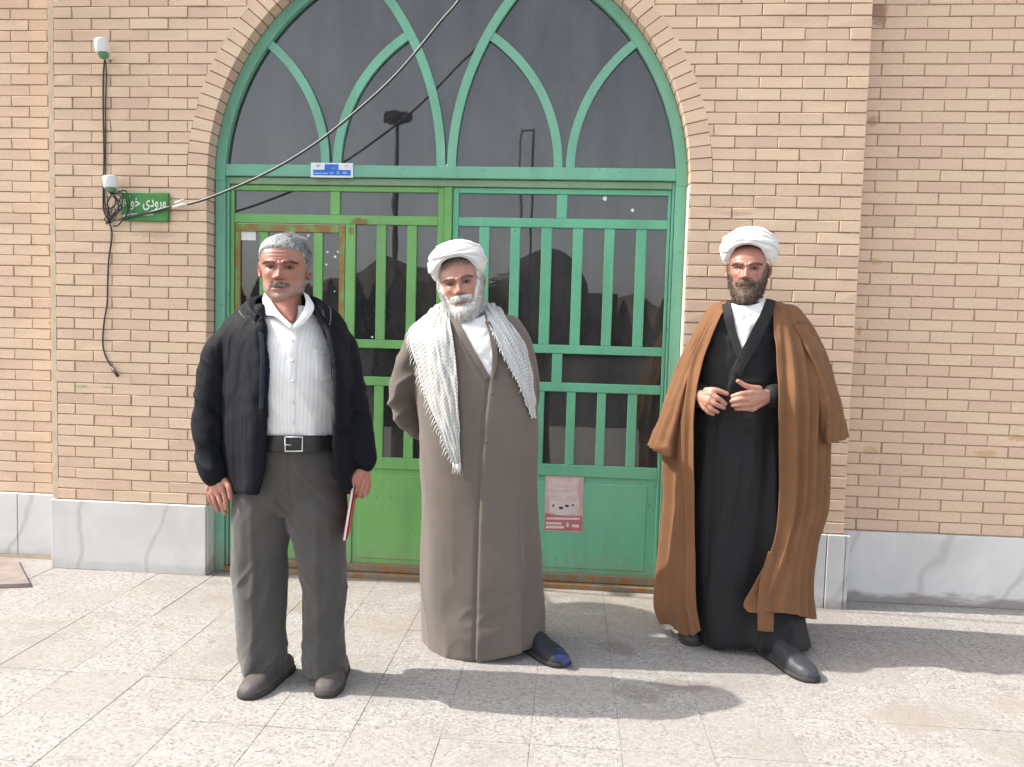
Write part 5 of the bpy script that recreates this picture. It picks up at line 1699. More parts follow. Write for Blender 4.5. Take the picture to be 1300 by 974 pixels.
# collar leaves (standing free round the open neck)
def leafsheet(name, inner, outer, mat, parent, yc, thick=.003, mid=.004):
    R = [[at(p[0], p[1], yc + p[2]) for p in inner], [(np.array(at(a[0], a[1], yc + a[2])) + at(b[0], b[1], yc + b[2])) / 2 + np.array([0, -mid, 0]) for a, b in zip(inner, outer)], [at(p[0], p[1], yc + p[2]) for p in outer]]
    G = patch(R, 30, 14)
    if gnormals(G, False)[..., 1].mean() > 0: G = G[:, ::-1]
    return sheet_obj(name, G, mat, parent, False, thick)
leafsheet('shirt_collar', [(338, 369, -.01), (343, 380, -.065), (355, 397, -.105), (371, 413, -.128)], [(333, 379, -.01), (336, 399, -.075), (349, 402, -.112), (370, 419, -.132)], M['white_shirt'], shirt1, Y1)
leafsheet('shirt_collar', [(385, 370, -.01), (388, 384, -.060), (382, 400, -.105), (372.5, 413, -.128)], [(392, 375, -.01), (399, 391, -.070), (388, 409, -.112), (374, 419, -.132)], M['white_shirt'], shirt1, Y1)
pk = lay('shirt_pocket', S_sh, [[(401, 446), (410, 447), (420, 446)], [(401, 462), (410, 463), (421, 462)], [(402, 482), (411, 485), (421, 483)]], .004, Y1 - .15, sh_mat, shirt1, 16, 16, .003)
lay('pocket_flap', S_sh, [[(400.5, 443), (410, 444), (420, 443)], [(400.5, 449), (410, 451), (420, 449)]], .006, Y1 - .15, sh_mat, shirt1, 12, 8, .003)
for py in (432, 458, 484, 510, 536):
    c = S_sh.on(371.3, py, .004, Y1 - .15)
    mb = MB(); mb.tube([c, c + np.array([0, -.003, 0])], .0052, 10); mb.build('shirt_button', M['white_plastic'], shirt1, True)
# belt
M['leather'] = cloth('black_belt_leather', (.018, .017, .017), .15, 300, .45, 0, .1, .5)
M['steel_buckle'] = plain('bright_buckle', (.62, .62, .60), .28, .5, .05, metal=1.0)
rows = []
for py in (553, 563, 574):
    rows.append([(x_, py + .0 * x_) for x_ in (322, 334, 350, 371, 392, 410, 424, 431)])
belt1 = lay('belt', S_tr, rows, .017, Y1 - .1, M['leather'], m1, 60, 8, .005)
bk = [S_tr.on(x_, y_, .030, Y1 - .14) for x_, y_ in ((362, 555), (362, 573), (384, 573), (384, 555), (362, 555))]
mb = MB(); mb.tube(bk, .0034, 8); mb.build('belt_buckle', M['steel_buckle'], belt1, True)
bk = [S_tr.on(x_, 565, .031, Y1 - .14) for x_ in (361, 370)]
mb = MB(); mb.tube(bk, .0018, 6); mb.build('buckle_prong', M['steel_buckle'], belt1, True)

# jacket: open shell with sleeves, fused
jk_mat = cloth('dark_navy_jacket', (.0050, .0060, .0098), .12, 500, .74, .0, .12, .16)
rowsJ = [(386, [(334, -.055), (322, -.03), (315, .03), (330, .085), (360, .10), (392, .085), (408, .03), (402, -.03), (394, -.05)]),
         (398, [(333, -.100), (313, -.07), (296, .02), (310, .10), (360, .125), (412, .10), (428, .02), (414, -.06), (402, -.085)]),
         (420, [(335, -.140), (311, -.115), (279, .0), (300, .11), (360, .14), (420, .11), (441, .0), (428, -.085), (416, -.12)]),
         (460, [(338, -.172), (314, -.150), (280, .0), (300, .12), (360, .145), (422, .12), (446, .0), (437, -.105), (427, -.158)]),
         (510, [(336, -.188), (313, -.165), (281, .0), (300, .12), (360, .145), (424, .12), (448, .0), (440, -.12), (428.5, -.172)]),
         (560, [(334, -.188), (311, -.165), (282, .0), (300, .13), (360, .15), (426, .13), (450, .0), (441, -.12), (427.5, -.172)]),
         (600, [(331, -.175), (311, -.15), (284, .0), (300, .13), (360, .15), (426, .13), (452, .0), (445, -.11), (431, -.155)]),
         (627, [(325, -.165), (307, -.14), (286, .0), (300, .13), (360, .15), (424, .13), (450, .0), (447, -.10), (437, -.14)])]
GJ = patch(ring_rows(rowsJ, Y1), 110, 90)
N = gnormals(GJ, False)
V = GJ.reshape(-1, 3); n = len(V)
ctr = np.array([A1(360, 500)[0], Y1, 0])
sgn_ = 1 if ((V - ctr) * N.reshape(-1, 3))[:, :2].sum() > 0 else -1
V2 = V - N.reshape(-1, 3) * .018 * sgn_
F = [tuple(f) for f in grid_faces(90, 110, False)] + [tuple(i + n for i in f[::-1]) for f in grid_faces(90, 110, False)]
def rim(idx):
    for a, b in zip(idx[:-1], idx[1:]): F.append((a, b, b + n, a + n))
rim(list(range(110))); rim(list(range(89 * 110, 90 * 110))); rim([i * 110 for i in range(90)]); rim([i * 110 + 109 for i in range(90)])
slL = cap_px([(302, 424, .01, .050), (287, 438, .01, .060), (277, 460, .01, .064), (270, 505, .0, .062), (268, 550, -.01, .060), (270, 585, -.03, .056), (274, 600, -.04, .052)], Y1)
slR = cap_px([(416, 421, .01, .050), (430, 437, .01, .057), (438, 460, .01, .060), (444, 505, .0, .059), (450, 545, -.01, .056), (456, 572, -.025, .053), (459, 582, -.03, .050)], Y1)
jv, jq = remesh([(np.concatenate([V, V2]), F), slL, slR], .0062, 3)
jn = normals_of(jv, jq)
zel = A1(270, 530)[2]
arm = sstep(A1(288, 480)[0], A1(276, 480)[0], jv[:, 0]) + sstep(A1(434, 480)[0], A1(446, 480)[0], jv[:, 0])
arm = np.clip(arm, 0, 1)
fb = (fold_field(jv, 51, 9, .8, .0085, .8) + .0028 * (1 - np.abs(vnoise(jv * np.array([34, 34, 6]) + vnoise(jv * 5, 71)[:, None] * 1.5, 59)) * 2)) * (1 - arm)
qa = jv * np.array([9, 9, 20]); qa[:, 2] += jv[:, 0] * 14 + .8 * vnoise(jv * 6, 60)
fa = .0085 * (1 - np.abs(vnoise(qa, 53)) * 1.7) * (.35 + gauss(jv[:, 2], zel, .12) + .9 * gauss(jv[:, 2], A1(270, 595)[2], .05))
fa += .0035 * fold_field(jv, 57, 15, 3.0, 1.0, 1.0)
fb += .0015 * vnoise(jv * 26, 58)
jv = jv + jn * (fb + fa * arm)[:, None]
jv = smooth_mesh(jv, jq, 1, .4)
jacket1 = mesh_obj('jacket', jv, jq, jk_mat, m1, True)
S_jk = Surf(jv, jq)
# jacket collar laid back round the neck, with its paler piping
M['piping'] = cloth('grey_piping', (.085, .085, .085), .1, 300, .7)
cl_in = [(330, 401, -.105), (325, 389, -.06), (326, 380, .0), (340, 373, .055), (362, 372, .07), (386, 373, .055), (398, 380, .0), (402, 388, -.06), (409, 402, -.10)]
cl_out = [(324, 412, -.125), (308, 402, -.075), (306, 392, .01), (330, 388, .10), (362, 386, .12), (394, 388, .10), (417, 391, .01), (420, 401, -.075), (419, 414, -.115)]
inn = np.array([A1(*p) for p in cl_in]); outt = np.array([A1(*p) for p in cl_out])
mid = (inn + outt) / 2 + np.array([0, -.012, .016])
G = patch([inn, mid, outt], 80, 16)
if gnormals(G, False)[..., 2].mean() < 0: G = G[:, ::-1]
sheet_obj('jacket_collar', G, jk_mat, jacket1, False, .006)
mb = MB(); mb.tube(cr(outt + np.array([0, -.003, .004]), 60), .0028, 6); mb.build('collar_piping', M['piping'], jacket1, True)
# facing of the front edge and zip line
M['navy'] = cloth('navy_lining', (.010, .013, .026), .1, 400, .6)
lay('jacket_facing', S_jk, [[(326, 405), (329, 404), (332, 402)], [(330, 440), (333, 440), (336, 440)], [(330, 480), (333, 480), (336, 480)], [(329, 520), (331, 520), (334, 520)]], .007, Y1 - .15, M['navy'], jacket1, 10, 40, .003)
# cuffs of the shirt sleeves peeping out
for pts, nm in (([(275, 598, -.04), (276, 608, -.045)], 'shirt_cuff'), ([(459.5, 580, -.033), (461, 588, -.035)], 'shirt_cuff')):
    V_, F_ = tube_mesh([A1(*p) for p in pts], [.034, .032], 20, False)
    mesh_obj(nm, V_, np.array(F_), cloth('dark_cuff', (.10, .10, .10), .1, 300), m1, True)
# shoes
M['shoe_brown'] = cloth('worn_taupe_leather', (.088, .076, .071), .3, 160, .6, 0, .15, .35)
M['sole'] = plain('dark_rubber_sole', (.05, .045, .042), .8, .2, .2)
shoe(m1, (-.395, -1.055), (-.458, -1.335), M['shoe_brown'], M['sole'], .052, .078)
shoe(m1, (-.190, -1.03), (-.176, -1.285), M['shoe_brown'], M['sole'], .050, .080)

# red booklet in his hand: a thing of its own
bk_t, bk_b = A1(450, 612, -.055), A1(438.5, 682, -.055)
bkl = thing('booklet', 'thin red booklet with white pages held by the man in the dark jacket', 'booklet', tuple(bk_b))
ax_ = (bk_b - bk_t); Lb = np.linalg.norm(ax_); ax_ /= Lb
dp = np.array([-.20, 1.0, .0]); dp -= ax_ * dp.dot(ax_); dp /= np.linalg.norm(dp)
nr_ = np.cross(ax_, dp)
def plate(o_, thick, wd, ln, mat, name):
    a = bk_t + nr_ * o_
    P8 = [a + ax_ * ln * i + dp * wd * (j - .35) + nr_ * thick * k for i in (0, 1) for j in (0, 1) for k in (0, 1)]
    MB().add(P8, [(0, 1, 3, 2), (4, 6, 7, 5), (0, 4, 5, 1), (2, 3, 7, 6), (0, 2, 6, 4), (1, 5, 7, 3)]).build(name, mat, bkl)
M['red_card'] = plain('red_card', (.45, .035, .045), .5, .4, .15, 20); M['page'] = plain('white_pages', (.72, .70, .68), .8, .2, .05); M['dark_card'] = plain('dark_maroon_card', (.06, .02, .025), .6, .3)
plate(-.0060, .0022, .15, Lb, M['red_card'], 'front_cover'); plate(-.0036, .0075, .145, Lb * .985, M['page'], 'pages'); plate(.0041, .0020, .15, Lb, M['dark_card'], 'back_cover')
plate(.0085, .0022, .15, Lb * .97, M['red_card'], 'loose_cover')

# ---------------------------------------------------------------- man in the grey robe with the scarf
Y2 = -.70
SK2 = (.42, .225, .172)
p2c = at(612, 840, Y2)
m2 = thing('person', 'white-bearded man in turban and long taupe robe with checked scarf', 'person', (p2c[0], Y2, 0))
def A2(px, py, dy=0.0): return at(px, py, Y2 + dy)
rows2 = [(398, [(560, 0), (566, -.045), (578, -.07), (593, -.078), (606, -.07), (616, -.045), (624, 0), (616, .06), (593, .08), (566, .06)]),
         (411, [(533, .0), (549, -.065), (571, -.10), (593, -.108), (616, -.10), (638, -.065), (654, 0), (640, .09), (593, .11), (546, .09)]),
         (430, [(522, 0), (541, -.10), (566, -.135), (595, -.145), (624, -.135), (652, -.09), (669, 0), (646, .11), (595, .13), (542, .11)]),
         (470, [(524, 0), (541, -.11), (567, -.155), (598, -.17), (631, -.16), (661, -.11), (676, 0), (650, .12), (598, .14), (544, .12)]),
         (520, [(530, 0), (544, -.11), (569, -.165), (603, -.185), (641, -.17), (669, -.11), (680, 0), (655, .12), (603, .14), (548, .12)]),
         (570, [(535, 0), (547, -.11), (571, -.168), (607, -.19), (646, -.172), (671, -.11), (682, 0), (657, .12), (605, .14), (551, .12)]),
         (640, [(538, 0), (547, -.11), (571, -.168), (608, -.188), (649, -.172), (667, -.12), (684, 0), (660, .12), (607, .15), (553, .12)]),
         (700, [(535, .01), (545, -.11), (569, -.17), (607, -.19), (653, -.175), (664, -.13), (688, 0), (663, .13), (607, .155), (552, .13)]),
         (770, [(535, .01), (547, -.12), (573, -.175), (606, -.195), (657, -.18), (664, -.14), (691, 0), (666, .13), (608, .16), (552, .13)]),
         (833, [(537, .02, 829), (550, -.12, 834), (576, -.18, 838), (605, -.195, 838), (657, -.185, 830), (664, -.145, 825), (692, 0, 816), (668, .13, 808), (608, .16, 806), (552, .13, 812)])]
robe2 = solid_from_rows(ring_rows(rows2, Y2), 140, 120)
aL = cap_px([(546, 420, .0, .060), (533, 440, .01, .070), (519, 480, .03, .066), (512, 512, .06, .062), (530, 540, .12, .054), (560, 552, .17, .047)], Y2)
aR = cap_px([(645, 418, .0, .060), (655, 440, .01, .068), (664, 480, .03, .064), (664, 512, .07, .060), (645, 540, .13, .053), (620, 552, .17, .047)], Y2)
rv, rq = remesh([robe2, aL, aR], .0068, 3)
rn = normals_of(rv, rq)
def line_x(z, pts, yc, dy):
    P = np.array([at(a, b, yc + dy) for a, b in pts]); o = np.argsort(P[:, 2]); return np.interp(z, P[o, 2], P[o, 0])
xl = line_x(rv[:, 2], [(622, 478), (615, 540), (610, 620), (607, 720), (604.5, 840)], Y2, -.185)
zV = A2(622, 478, -.17)[2]
front = (rn[:, 1] < -.25)
low = sstep(zV + .01, zV - .02, rv[:, 2])
dd = np.where(front, .007 * sstep(-.002, .004, rv[:, 0] - xl) * sstep(.35, .1, rv[:, 0] - xl) - .010 * gauss(rv[:, 0] - xl, -.005, .005), 0) * low
zhem = sstep(.9, .1, rv[:, 2])
dd += fold_field(rv, 61, 5.5, .7, .012, .7) * (.25 + .75 * zhem)
armL = sstep(A2(536, 480)[0], A2(524, 480)[0], rv[:, 0]) * sstep(.75, .85, rv[:, 2])
qa = rv * np.array([9, 9, 16]); qa[:, 2] -= rv[:, 0] * 10
dd += .011 * (1 - np.abs(vnoise(qa, 63)) * 1.7) * armL
qs = rv * np.array([7, 7, 11]); qs[:, 2] += rv[:, 0] * 12
dd += .007 * (1 - np.abs(vnoise(qs, 66)) * 1.7) * gauss(rv[:, 2], A2(560, 580)[2], .16) * sstep(A2(600, 560)[0], A2(550, 560)[0], rv[:, 0])
dd += .006 * vnoise(rv * np.array([4, 4, 3]), 65)
rv = rv + rn * dd[:, None]
rv = smooth_mesh(rv, rq, 1, .35)
rb_mat = cloth('taupe_robe_wool', (.148, .122, .107), .07, 800, .85, .2, .10)
robe_2 = mesh_obj('robe', rv, rq, rb_mat, m2, True)
S2 = Surf(rv, rq)
# shirt in the V and the robe's overlapping edges
lay('shirt_front', S2, [[(578, 402), (590, 405), (604, 404), (615, 400)], [(586, 420), (597, 421), (609, 421), (621, 420)], [(598, 441), (606, 442), (616, 442), (625, 440)], [(610, 460), (615, 460), (620, 460), (626, 458)], [(620, 477), (621, 477), (622, 477), (624, 476)]], .013, Y2 - .1, M['white_shirt'], m2, 40, 50, .003, .003, 5)
lay('robe_lapel', S2, [[(572, 399), (576, 401), (580, 402)], [(580, 421), (584, 421), (589, 420)], [(592, 442), (596, 442), (600, 441)], [(605, 463), (608, 462), (612, 461)], [(618, 482), (620, 481), (622, 479)]], .019, Y2 - .1, rb_mat, robe_2, 14, 50, .004)
lay('robe_lapel', S2, [[(616, 408), (619, 408), (622, 408)], [(620, 420), (623, 420), (627, 420)], [(624, 441), (627, 441), (631, 441)], [(625, 460), (628, 461), (631, 462)], [(622, 480), (624, 481), (626, 482)]], .020, Y2 - .1, rb_mat, robe_2, 14, 50, .004)
G = []
for k_, (cy_, rr) in enumerate(((404, .070), (398, .066), (391, .060), (386, .058))):
    c = A2(594, cy_, -.012 - .006 * k_)
    G.append([(c[0] + rr * math.sin(a) * 1.0, c[1] - rr * math.cos(a) * 1.02, c[2] - .012 * math.cos(a)) for a in np.linspace(0, 2 * math.pi, 40, endpoint=False)])
sheet_obj('shirt_collar', np.array(G)[::-1], M['white_shirt'], m2, True, .004)
for py in (500, 560):
    c = S2.on(np.interp(py, [478, 560], [626, 618]), py, .003, Y2 - .18)
    mb = MB(); mb.tube([c, c + np.array([0, -.003, 0])], .006, 10); mb.build('robe_button', rb_mat, robe_2, True)
# body under it
trunk = ell_loft([ring_px(py, a, b, Y2, f, k) for py, a, b, f, k in ((640, 560, 655, .09, .09), (560, 556, 660, .10, .09), (470, 552, 645, .10, .09), (425, 553, 640, .08, .08), (406, 574, 616, .05, .05))])
pcs = [trunk, cap_px([(595, 420, 0, .06), (592, 398, -.02, .055), (586, 365, -.015, .055)], Y2),
       cap_px([(550, 440, .01, .05), (522, 500, .05, .042), (540, 540, .13, .034), (576, 552, .19, .027)], Y2), cap_px([(645, 440, .01, .05), (662, 505, .06, .042), (645, 540, .14, .034), (612, 552, .19, .027)], Y2),
       cap_px([(585, 640, 0, .075), (584, 740, 0, .05), (586, 830, .02, .038)], Y2), cap_px([(635, 640, 0, .075), (645, 740, 0, .05), (662, 818, -.0, .038)], Y2)]
bv, bq = remesh(pcs, .010, 4)
bc = np.tile(np.array(SK2) * np.array([.92, .8, .78]), (len(bv), 1))
pl2 = placer(A2(591, 399, -.03), 1.08, yaw=1, pitch=3, roll=-12)
wb_mat = hair_mat('white_beard', (.34, .32, .30), (.74, .72, .69))
hd2 = make_head(m2, pl2, SK2, dict(wide=1.09, nose=1.0, jaw=.004, shade=(.5, .46, .43), eye=.8, browmat=plain('grey_brow_hair', (.10, .09, .085), .6, .3, .2)), beard=beard_def('beard', wb_mat, .0100, .020, .002, 7000, .020, 71, .155), brow=(.06, .05, .045))
wl, wr = A2(580, 552, .20), A2(608, 552, .20)
hands = []
for w_, s_ in ((wl, 1), (wr, -1)):
    kn = [w_ + np.array([s_ * .075, .012 + .004 * k, -.024 + .016 * k]) for k in range(4)]
    palm = [([w_, k_], [.02, .013]) for k_ in kn]
    fing = [([k_, k_ + np.array([s_ * .032, .014, -.006]), k_ + np.array([s_ * .048, -.004, -.016])], [.011, .0095, .008]) for k_ in kn]
    fing.append(([w_ + np.array([s_ * .03, 0, .018]), w_ + np.array([s_ * .055, .012, .040]), w_ + np.array([s_ * .075, .016, .046])], [.013, .011, .009]))
    hands.append(hand_mesh(palm, fing, (.40, .19, .135), .003))
join_body(m2, [(bv, bq, bc), hd2] + hands, M['skin'])
# fringe of grey hair under the turban
M['turban'] = cloth('white_turban_muslin', (.70, .695, .68), .04, 500, .85, .1, .14)
turban(m2, pl2, M['turban'], .109, .102, .118, .086, .86 * HH, [(0, .93), (22, .91), (45, .78), (70, .57), (100, .42), (140, .34), (180, .32)], 3, tilt=.6)
hv_mask = hair_mat('grey_temple_hair', (.12, .115, .11), (.42, .41, .40))
G_, Z_, fr__ = head_grid(60, 60)
pts = G_.reshape(-1, 3); zf_ = Z_.reshape(-1)
nn = gnormals(G_, True).reshape(-1, 3)
if (nn * pts).sum() < 0: nn = -nn
ang = np.degrees(np.abs(np.arctan2(pts[:, 0], -pts[:, 1])))
ed = np.interp(ang, [0, 22, 45, 70, 100, 180], [.90, .88, .77, .56, .44, .3])
sel = np.where((zf_ > ed - .05) & (zf_ < ed + .03) & (ang < 80))[0]
r_ = np.random.default_rng(5); sel = r_.choice(sel, 900)
fl = np.stack([pts[sel, 0] * 4, -.3 * np.ones(len(sel)), np.where(ang[sel] > 45, -.9, .4)], -1)
hv, hf = strands(pts[sel] + r_.normal(0, .001, (len(sel), 3)), nn[sel], fl, .018, .0007, 6, .2, .3)
mesh_obj('fringe_hair', pl2(hv), hf, hv_mask, m2, True)
# checked scarf: two panels laid over the shoulders, tasselled along their edges
def scarf_mat():
    m = Mat('black_and_white_check_scarf', .9, .1)
    uv = m.new('ShaderNodeTexCoord').outputs['UV']
    mp = m.new('ShaderNodeMapping'); mp.inputs['Scale'].default_value = (11, 46, 1); mp.inputs['Rotation'].default_value = (0, 0, .0); m.L(uv, mp.inputs['Vector'])
    sep = m.new('ShaderNodeSeparateXYZ'); m.L(mp.outputs[0], sep.inputs[0])
    wob = m.noise(m.coord(src=uv), 30, 2)
    def tri(o, off=0.0):
        f = m.math('FRACT', m.math('ADD', o, m.math('MULTIPLY', wob, .5)))
        return m.math('ABSOLUTE', m.math('SUBTRACT', f, .5))
    a, b = tri(m.math('ADD', sep.outputs['X'], sep.outputs['Y'])), tri(m.math('SUBTRACT', sep.outputs['X'], sep.outputs['Y']))
    net = m.math('LESS_THAN', m.math('MINIMUM', a, b), .13)
    sepu = m.new('ShaderNodeSeparateXYZ'); m.L(uv, sepu.inputs[0])
    band = m.math('LESS_THAN', m.math('ABSOLUTE', m.math('SUBTRACT', sepu.outputs['X'], .27)), .05)
    band2 = m.math('LESS_THAN', m.math('ABSOLUTE', m.math('SUBTRACT', sepu.outputs['X'], .12)), .022)
    dark = m.math('MAXIMUM', m.math('MULTIPLY', net, .62), m.math('MULTIPLY', m.math('MAXIMUM', band, band2), .6))
    dark = m.math('MULTIPLY', dark, m.ramp(m.noise(m.coord(src=uv), 60, 2), [(.35, .35), (.6, 1.0)]))
    m.color(m.mix(dark, (.60, .60, .585), (.10, .10, .10)))
    m.bump(m.noise(m.coord('Object'), 220, 3), .3, .004)
    return m.m
sc_mat = scarf_mat()
M['tassel'] = cloth('white_cotton_tassel', (.66, .65, .62), .08, 400)
def scarf_panel(rows, top, seed, flip):
    R = [[A2(*p) for p in r] for r in top] + [[S2.on(p[0], p[1], .016, Y2 - .05 if k else Y2) for k, p in enumerate(r)] for r in rows]
    G = patch(R, 70, 150)
    N = gnormals(G, False)
    s0 = 1 if N[..., 1].mean() < 0 else -1
    u, v = uvgrid(150, 70)
    w = u * 4.3 + .9 * np.sin(v * 5 + seed) + .5 * vnoise(np.stack([u * 4, v * 5, u * 0 + seed], -1), seed)
    d = .0065 * (1 - np.abs((w - np.floor(w)) * 2 - 1) ** 1.3) + .004 * vnoise(np.stack([u * 14, v * 12, u * 0], -1), seed + 2)
    G = G + N * s0 * d[..., None]
    if s0 < 0: G = G[:, ::-1]
    sheet_obj('scarf_panel', G, sc_mat, sc_root, False, .003)
    edge = G[8:, 0] if s0 > 0 else G[8:, -1]
    return edge, G[-1]
sc_root = thing('scarf', 'black and white checked scarf with tassels hanging from the shoulders of the white-bearded man', 'scarf', tuple(A2(592, 590, -.2)))
topL = [[(548, 392, .06), (556, 387, .05), (563, 384, .03), (568, 383, .0)]]
rowsL = [[(536, 404), (548, 401), (560, 398), (569, 396)], [(519, 422), (538, 424), (557, 423), (573, 419)], [(525, 450), (543, 454), (561, 454), (578, 449)],
         [(535, 485), (551, 489), (567, 489), (581, 484)], [(547, 519), (559, 523), (572, 524), (582.5, 519)], [(560, 551), (568, 555), (577, 556), (583.5, 551)], [(574, 586), (577, 588), (581, 589), (584, 587)]]
eL, bL = scarf_panel(rowsL, topL, 81, False)
topR = [[(613, 383, .0), (619, 385, .03), (626, 387, .05), (634, 391, .06)]]
rowsR = [[(612, 394), (622, 395), (631, 397), (641, 402)], [(620, 412), (633, 412), (646, 415), (658, 424)], [(632, 438), (645, 437), (657, 439), (670, 447)],
         [(646, 466), (656, 467), (666, 470), (675, 476)], [(659, 492), (666, 494), (672, 498), (678, 503)], [(669, 514), (672, 516), (676, 518), (679, 520)], [(675, 529), (676, 530), (678, 531), (680, 531)]]
eR, bR = scarf_panel(rowsR, topR, 83, True)
nb = MB(); r_ = random.Random(4)
def tassels(edge, dirx, step, length):
    for i in range(4, len(edge), step):
        p = np.array(edge[i]); l = length * r_.uniform(.6, 1.35)
        q = p + np.array([dirx * l * .35 + r_.uniform(-.004, .004), -.004, -l * .55]); e = q + np.array([dirx * l * .1 + r_.uniform(-.006, .006), .0, -l * .5])
        nb.tube([p, q, e], [.0022, .0018, .0010], 5)
tassels(eL, -.6, 3, .026); tassels(eR, .2, 4, .014)
for k in range(0, 70, 7):
    p = np.array(bL[k]); nb.tube([p, p + np.array([r_.uniform(-.01, .01), -.004, -.02]), p + np.array([r_.uniform(-.015, .015), 0, -.045])], [.0026, .002, .001], 5)
tag(nb.build('tassel_fringe', M['tassel'], sc_root, True), kind='stuff')
# feet: dark sandals over blue socks
M['sandal'] = cloth('dark_sandal_rubber', (.030, .034, .042), .2, 200, .6, 0, .1, .3)
M['sock'] = cloth('blue_sock', (.020, .026, .085), .15, 400)
shoe(m2, (.520, -.70), (.700, -.895), M['sandal'], M['sole'], .052, .080)
c0, c1 = np.array([.665, -.858]), np.array([.707, -.902])
V_, F_ = capsule([(c0[0], c0[1], .040), ((c0[0] + c1[0]) / 2, (c0[1] + c1[1]) / 2, .038), (c1[0], c1[1], .030)], [.040, .036, .022], 14, 5)
V_ = np.array(V_); V_[:, 2] = np.maximum(V_[:, 2], .012); V_[:, 2] = .012 + (V_[:, 2] - .012) * .72
MB().add(V_, F_).build('sock_toe', M['sock'], m2, True)
shoe(m2, (.19, -.60), (.225, -.835), M['sandal'], M['sole'], .050, .075)
# paler line of light cloth the robe's left side shows needs no extra piece

# ---------------------------------------------------------------- man in the brown cloak
Y3 = -.47
SK3 = (.39, .195, .145)
p3c = at(950, 830, Y3)
m3 = thing('person', 'dark-bearded man in white turban and brown cloak over black robe, hands together', 'person', (p3c[0], Y3, 0))
def A3(px, py, dy=0.0): return at(px, py, Y3 + dy)
rows3 = [(384, [(922, 0), (928, -.045), (938, -.072), (949, -.08), (961, -.072), (972, -.045), (980, 0), (972, .06), (950, .08), (928, .06)]),
         (402, [(895, 0), (908, -.075), (927, -.105), (948, -.112), (969, -.105), (988, -.075), (1002, 0), (985, .09), (948, .11), (908, .09)]),
         (430, [(884, 0), (898, -.095), (919, -.13), (943, -.14), (968, -.13), (992, -.095), (1008, 0), (987, .11), (945, .13), (902, .11)]),
         (480, [(878, 0), (890, -.105), (912, -.15), (939, -.162), (968, -.15), (994, -.105), (1009, 0), (987, .11), (942, .13), (899, .11)]),
         (540, [(877, 0), (887, -.105), (908, -.155), (937, -.168), (968, -.157), (996, -.105), (1010, 0), (987, .11), (942, .13), (899, .11)]),
         (620, [(879, 0), (887, -.11), (907, -.155), (938, -.17), (972, -.16), (1000, -.11), (1013, 0), (990, .12), (943, .14), (900, .12)]),
         (700, [(881, 0), (889, -.115), (907, -.16), (941, -.178), (977, -.165), (1003, -.11), (1014, 0), (994, .12), (945, .15), (902, .12)]),
         (770, [(886, 0), (893, -.12), (910, -.17), (946, -.19), (986, -.185), (1006, -.12), (1018, -.0), (1000, .12), (947, .15), (905, .12)]),
         (822, [(890, .0, 808), (897, -.12, 816), (913, -.18, 820), (948, -.205, 818), (990, -.255, 826), (1013, -.265, 829), (1027, -.07, 819), (1004, .12, 795), (950, .15, 790), (906, .12, 794)])]
robe3 = solid_from_rows(ring_rows(rows3, Y3), 130, 120)
aL = cap_px([(912, 415, .0, .052), (904, 434, .01, .056), (893, 470, .02, .057), (889, 498, -.02, .055), (889, 503, -.12, .047), (892, 503, -.19, .036)], Y3)
aR = cap_px([(984, 412, .0, .052), (992, 432, .01, .058), (998, 470, .02, .058), (991, 500, -.02, .052), (984, 503, -.12, .045), (980, 502.5, -.19, .036)], Y3)
rv, rq = remesh([robe3, aL, aR], .0068, 3)
rn = normals_of(rv, rq)
zh = sstep(A3(940, 520)[2], A3(940, 600)[2], rv[:, 2])
dd = fold_field(rv, 91, 10, .45, .034, .5) * (.10 + .90 * zh) * (1 - .75 * sstep(A3(985, 600)[0], A3(1005, 600)[0], rv[:, 0]))
dd += .010 * (1 - np.abs(vnoise(rv * np.array([9, 9, 15]), 93)) * 1.6) * (1 - zh)
xl = line_x(rv[:, 2], [(941, 445), (930, 470), (912, 530), (905, 620), (900, 820)], Y3, -.16)
dd += np.where(rn[:, 1] < -.2, .006 * sstep(-.002, .004, rv[:, 0] - xl), 0) * sstep(A3(940, 445)[2], A3(940, 460)[2], rv[:, 2])
rv = rv + rn * dd[:, None]
rv = smooth_mesh(rv, rq, 1, .35)
bl_mat = cloth('black_robe_wool', (.0135, .0128, .0145), .15, 700, .7, .05, .12, .25)
robe_3 = mesh_obj('robe', rv, rq, bl_mat, m3, True)
S3 = Surf(rv, rq)
lay('shirt_front', S3, [[(927, 385), (940, 388), (957, 387), (974, 380)], [(930, 400), (940, 401), (954, 401), (967, 397)], [(934, 420), (940, 420), (948, 419), (957, 417)], [(939, 436), (941, 436), (945, 434), (949, 432)], [(941, 446), (942, 446), (943, 445), (944, 444)]], .017, Y3 - .1, M['white_shirt'], m3, 40, 40, .003, .005, 7)
lay('robe_lapel', S3, [[(916, 386), (922, 386), (928, 385)], [(919, 402), (925, 402), (931, 401)], [(924, 422), (929, 422), (935, 421)], [(931, 440), (936, 440), (941, 440)], [(938, 458), (941, 456), (944, 452)]], .022, Y3 - .1, bl_mat, robe_3, 14, 40, .004)
lay('robe_lapel', S3, [[(973, 379), (979, 380), (985, 382)], [(966, 397), (973, 399), (980, 402)], [(956, 416), (963, 419), (970, 423)], [(947, 434), (953, 439), (960, 444)], [(938, 450), (943, 456), (949, 462)], [(930, 470), (935, 475), (940, 480)]], .023, Y3 - .1, bl_mat, robe_3, 14, 50, .004)
G = []
for k_, (cy_, rr) in enumerate(((398, .074), (390, .070), (382, .062), (376, .058))):
    c = A3(951, cy_, -.012 - .004 * k_)
    G.append([(c[0] + rr * math.sin(a), c[1] - rr * math.cos(a) * 1.0, c[2] - .016 * math.cos(a)) for a in np.linspace(0, 2 * math.pi, 40, endpoint=False)])
sheet_obj('shirt_collar', np.array(G)[::-1], M['white_shirt'], m3, True, .004)
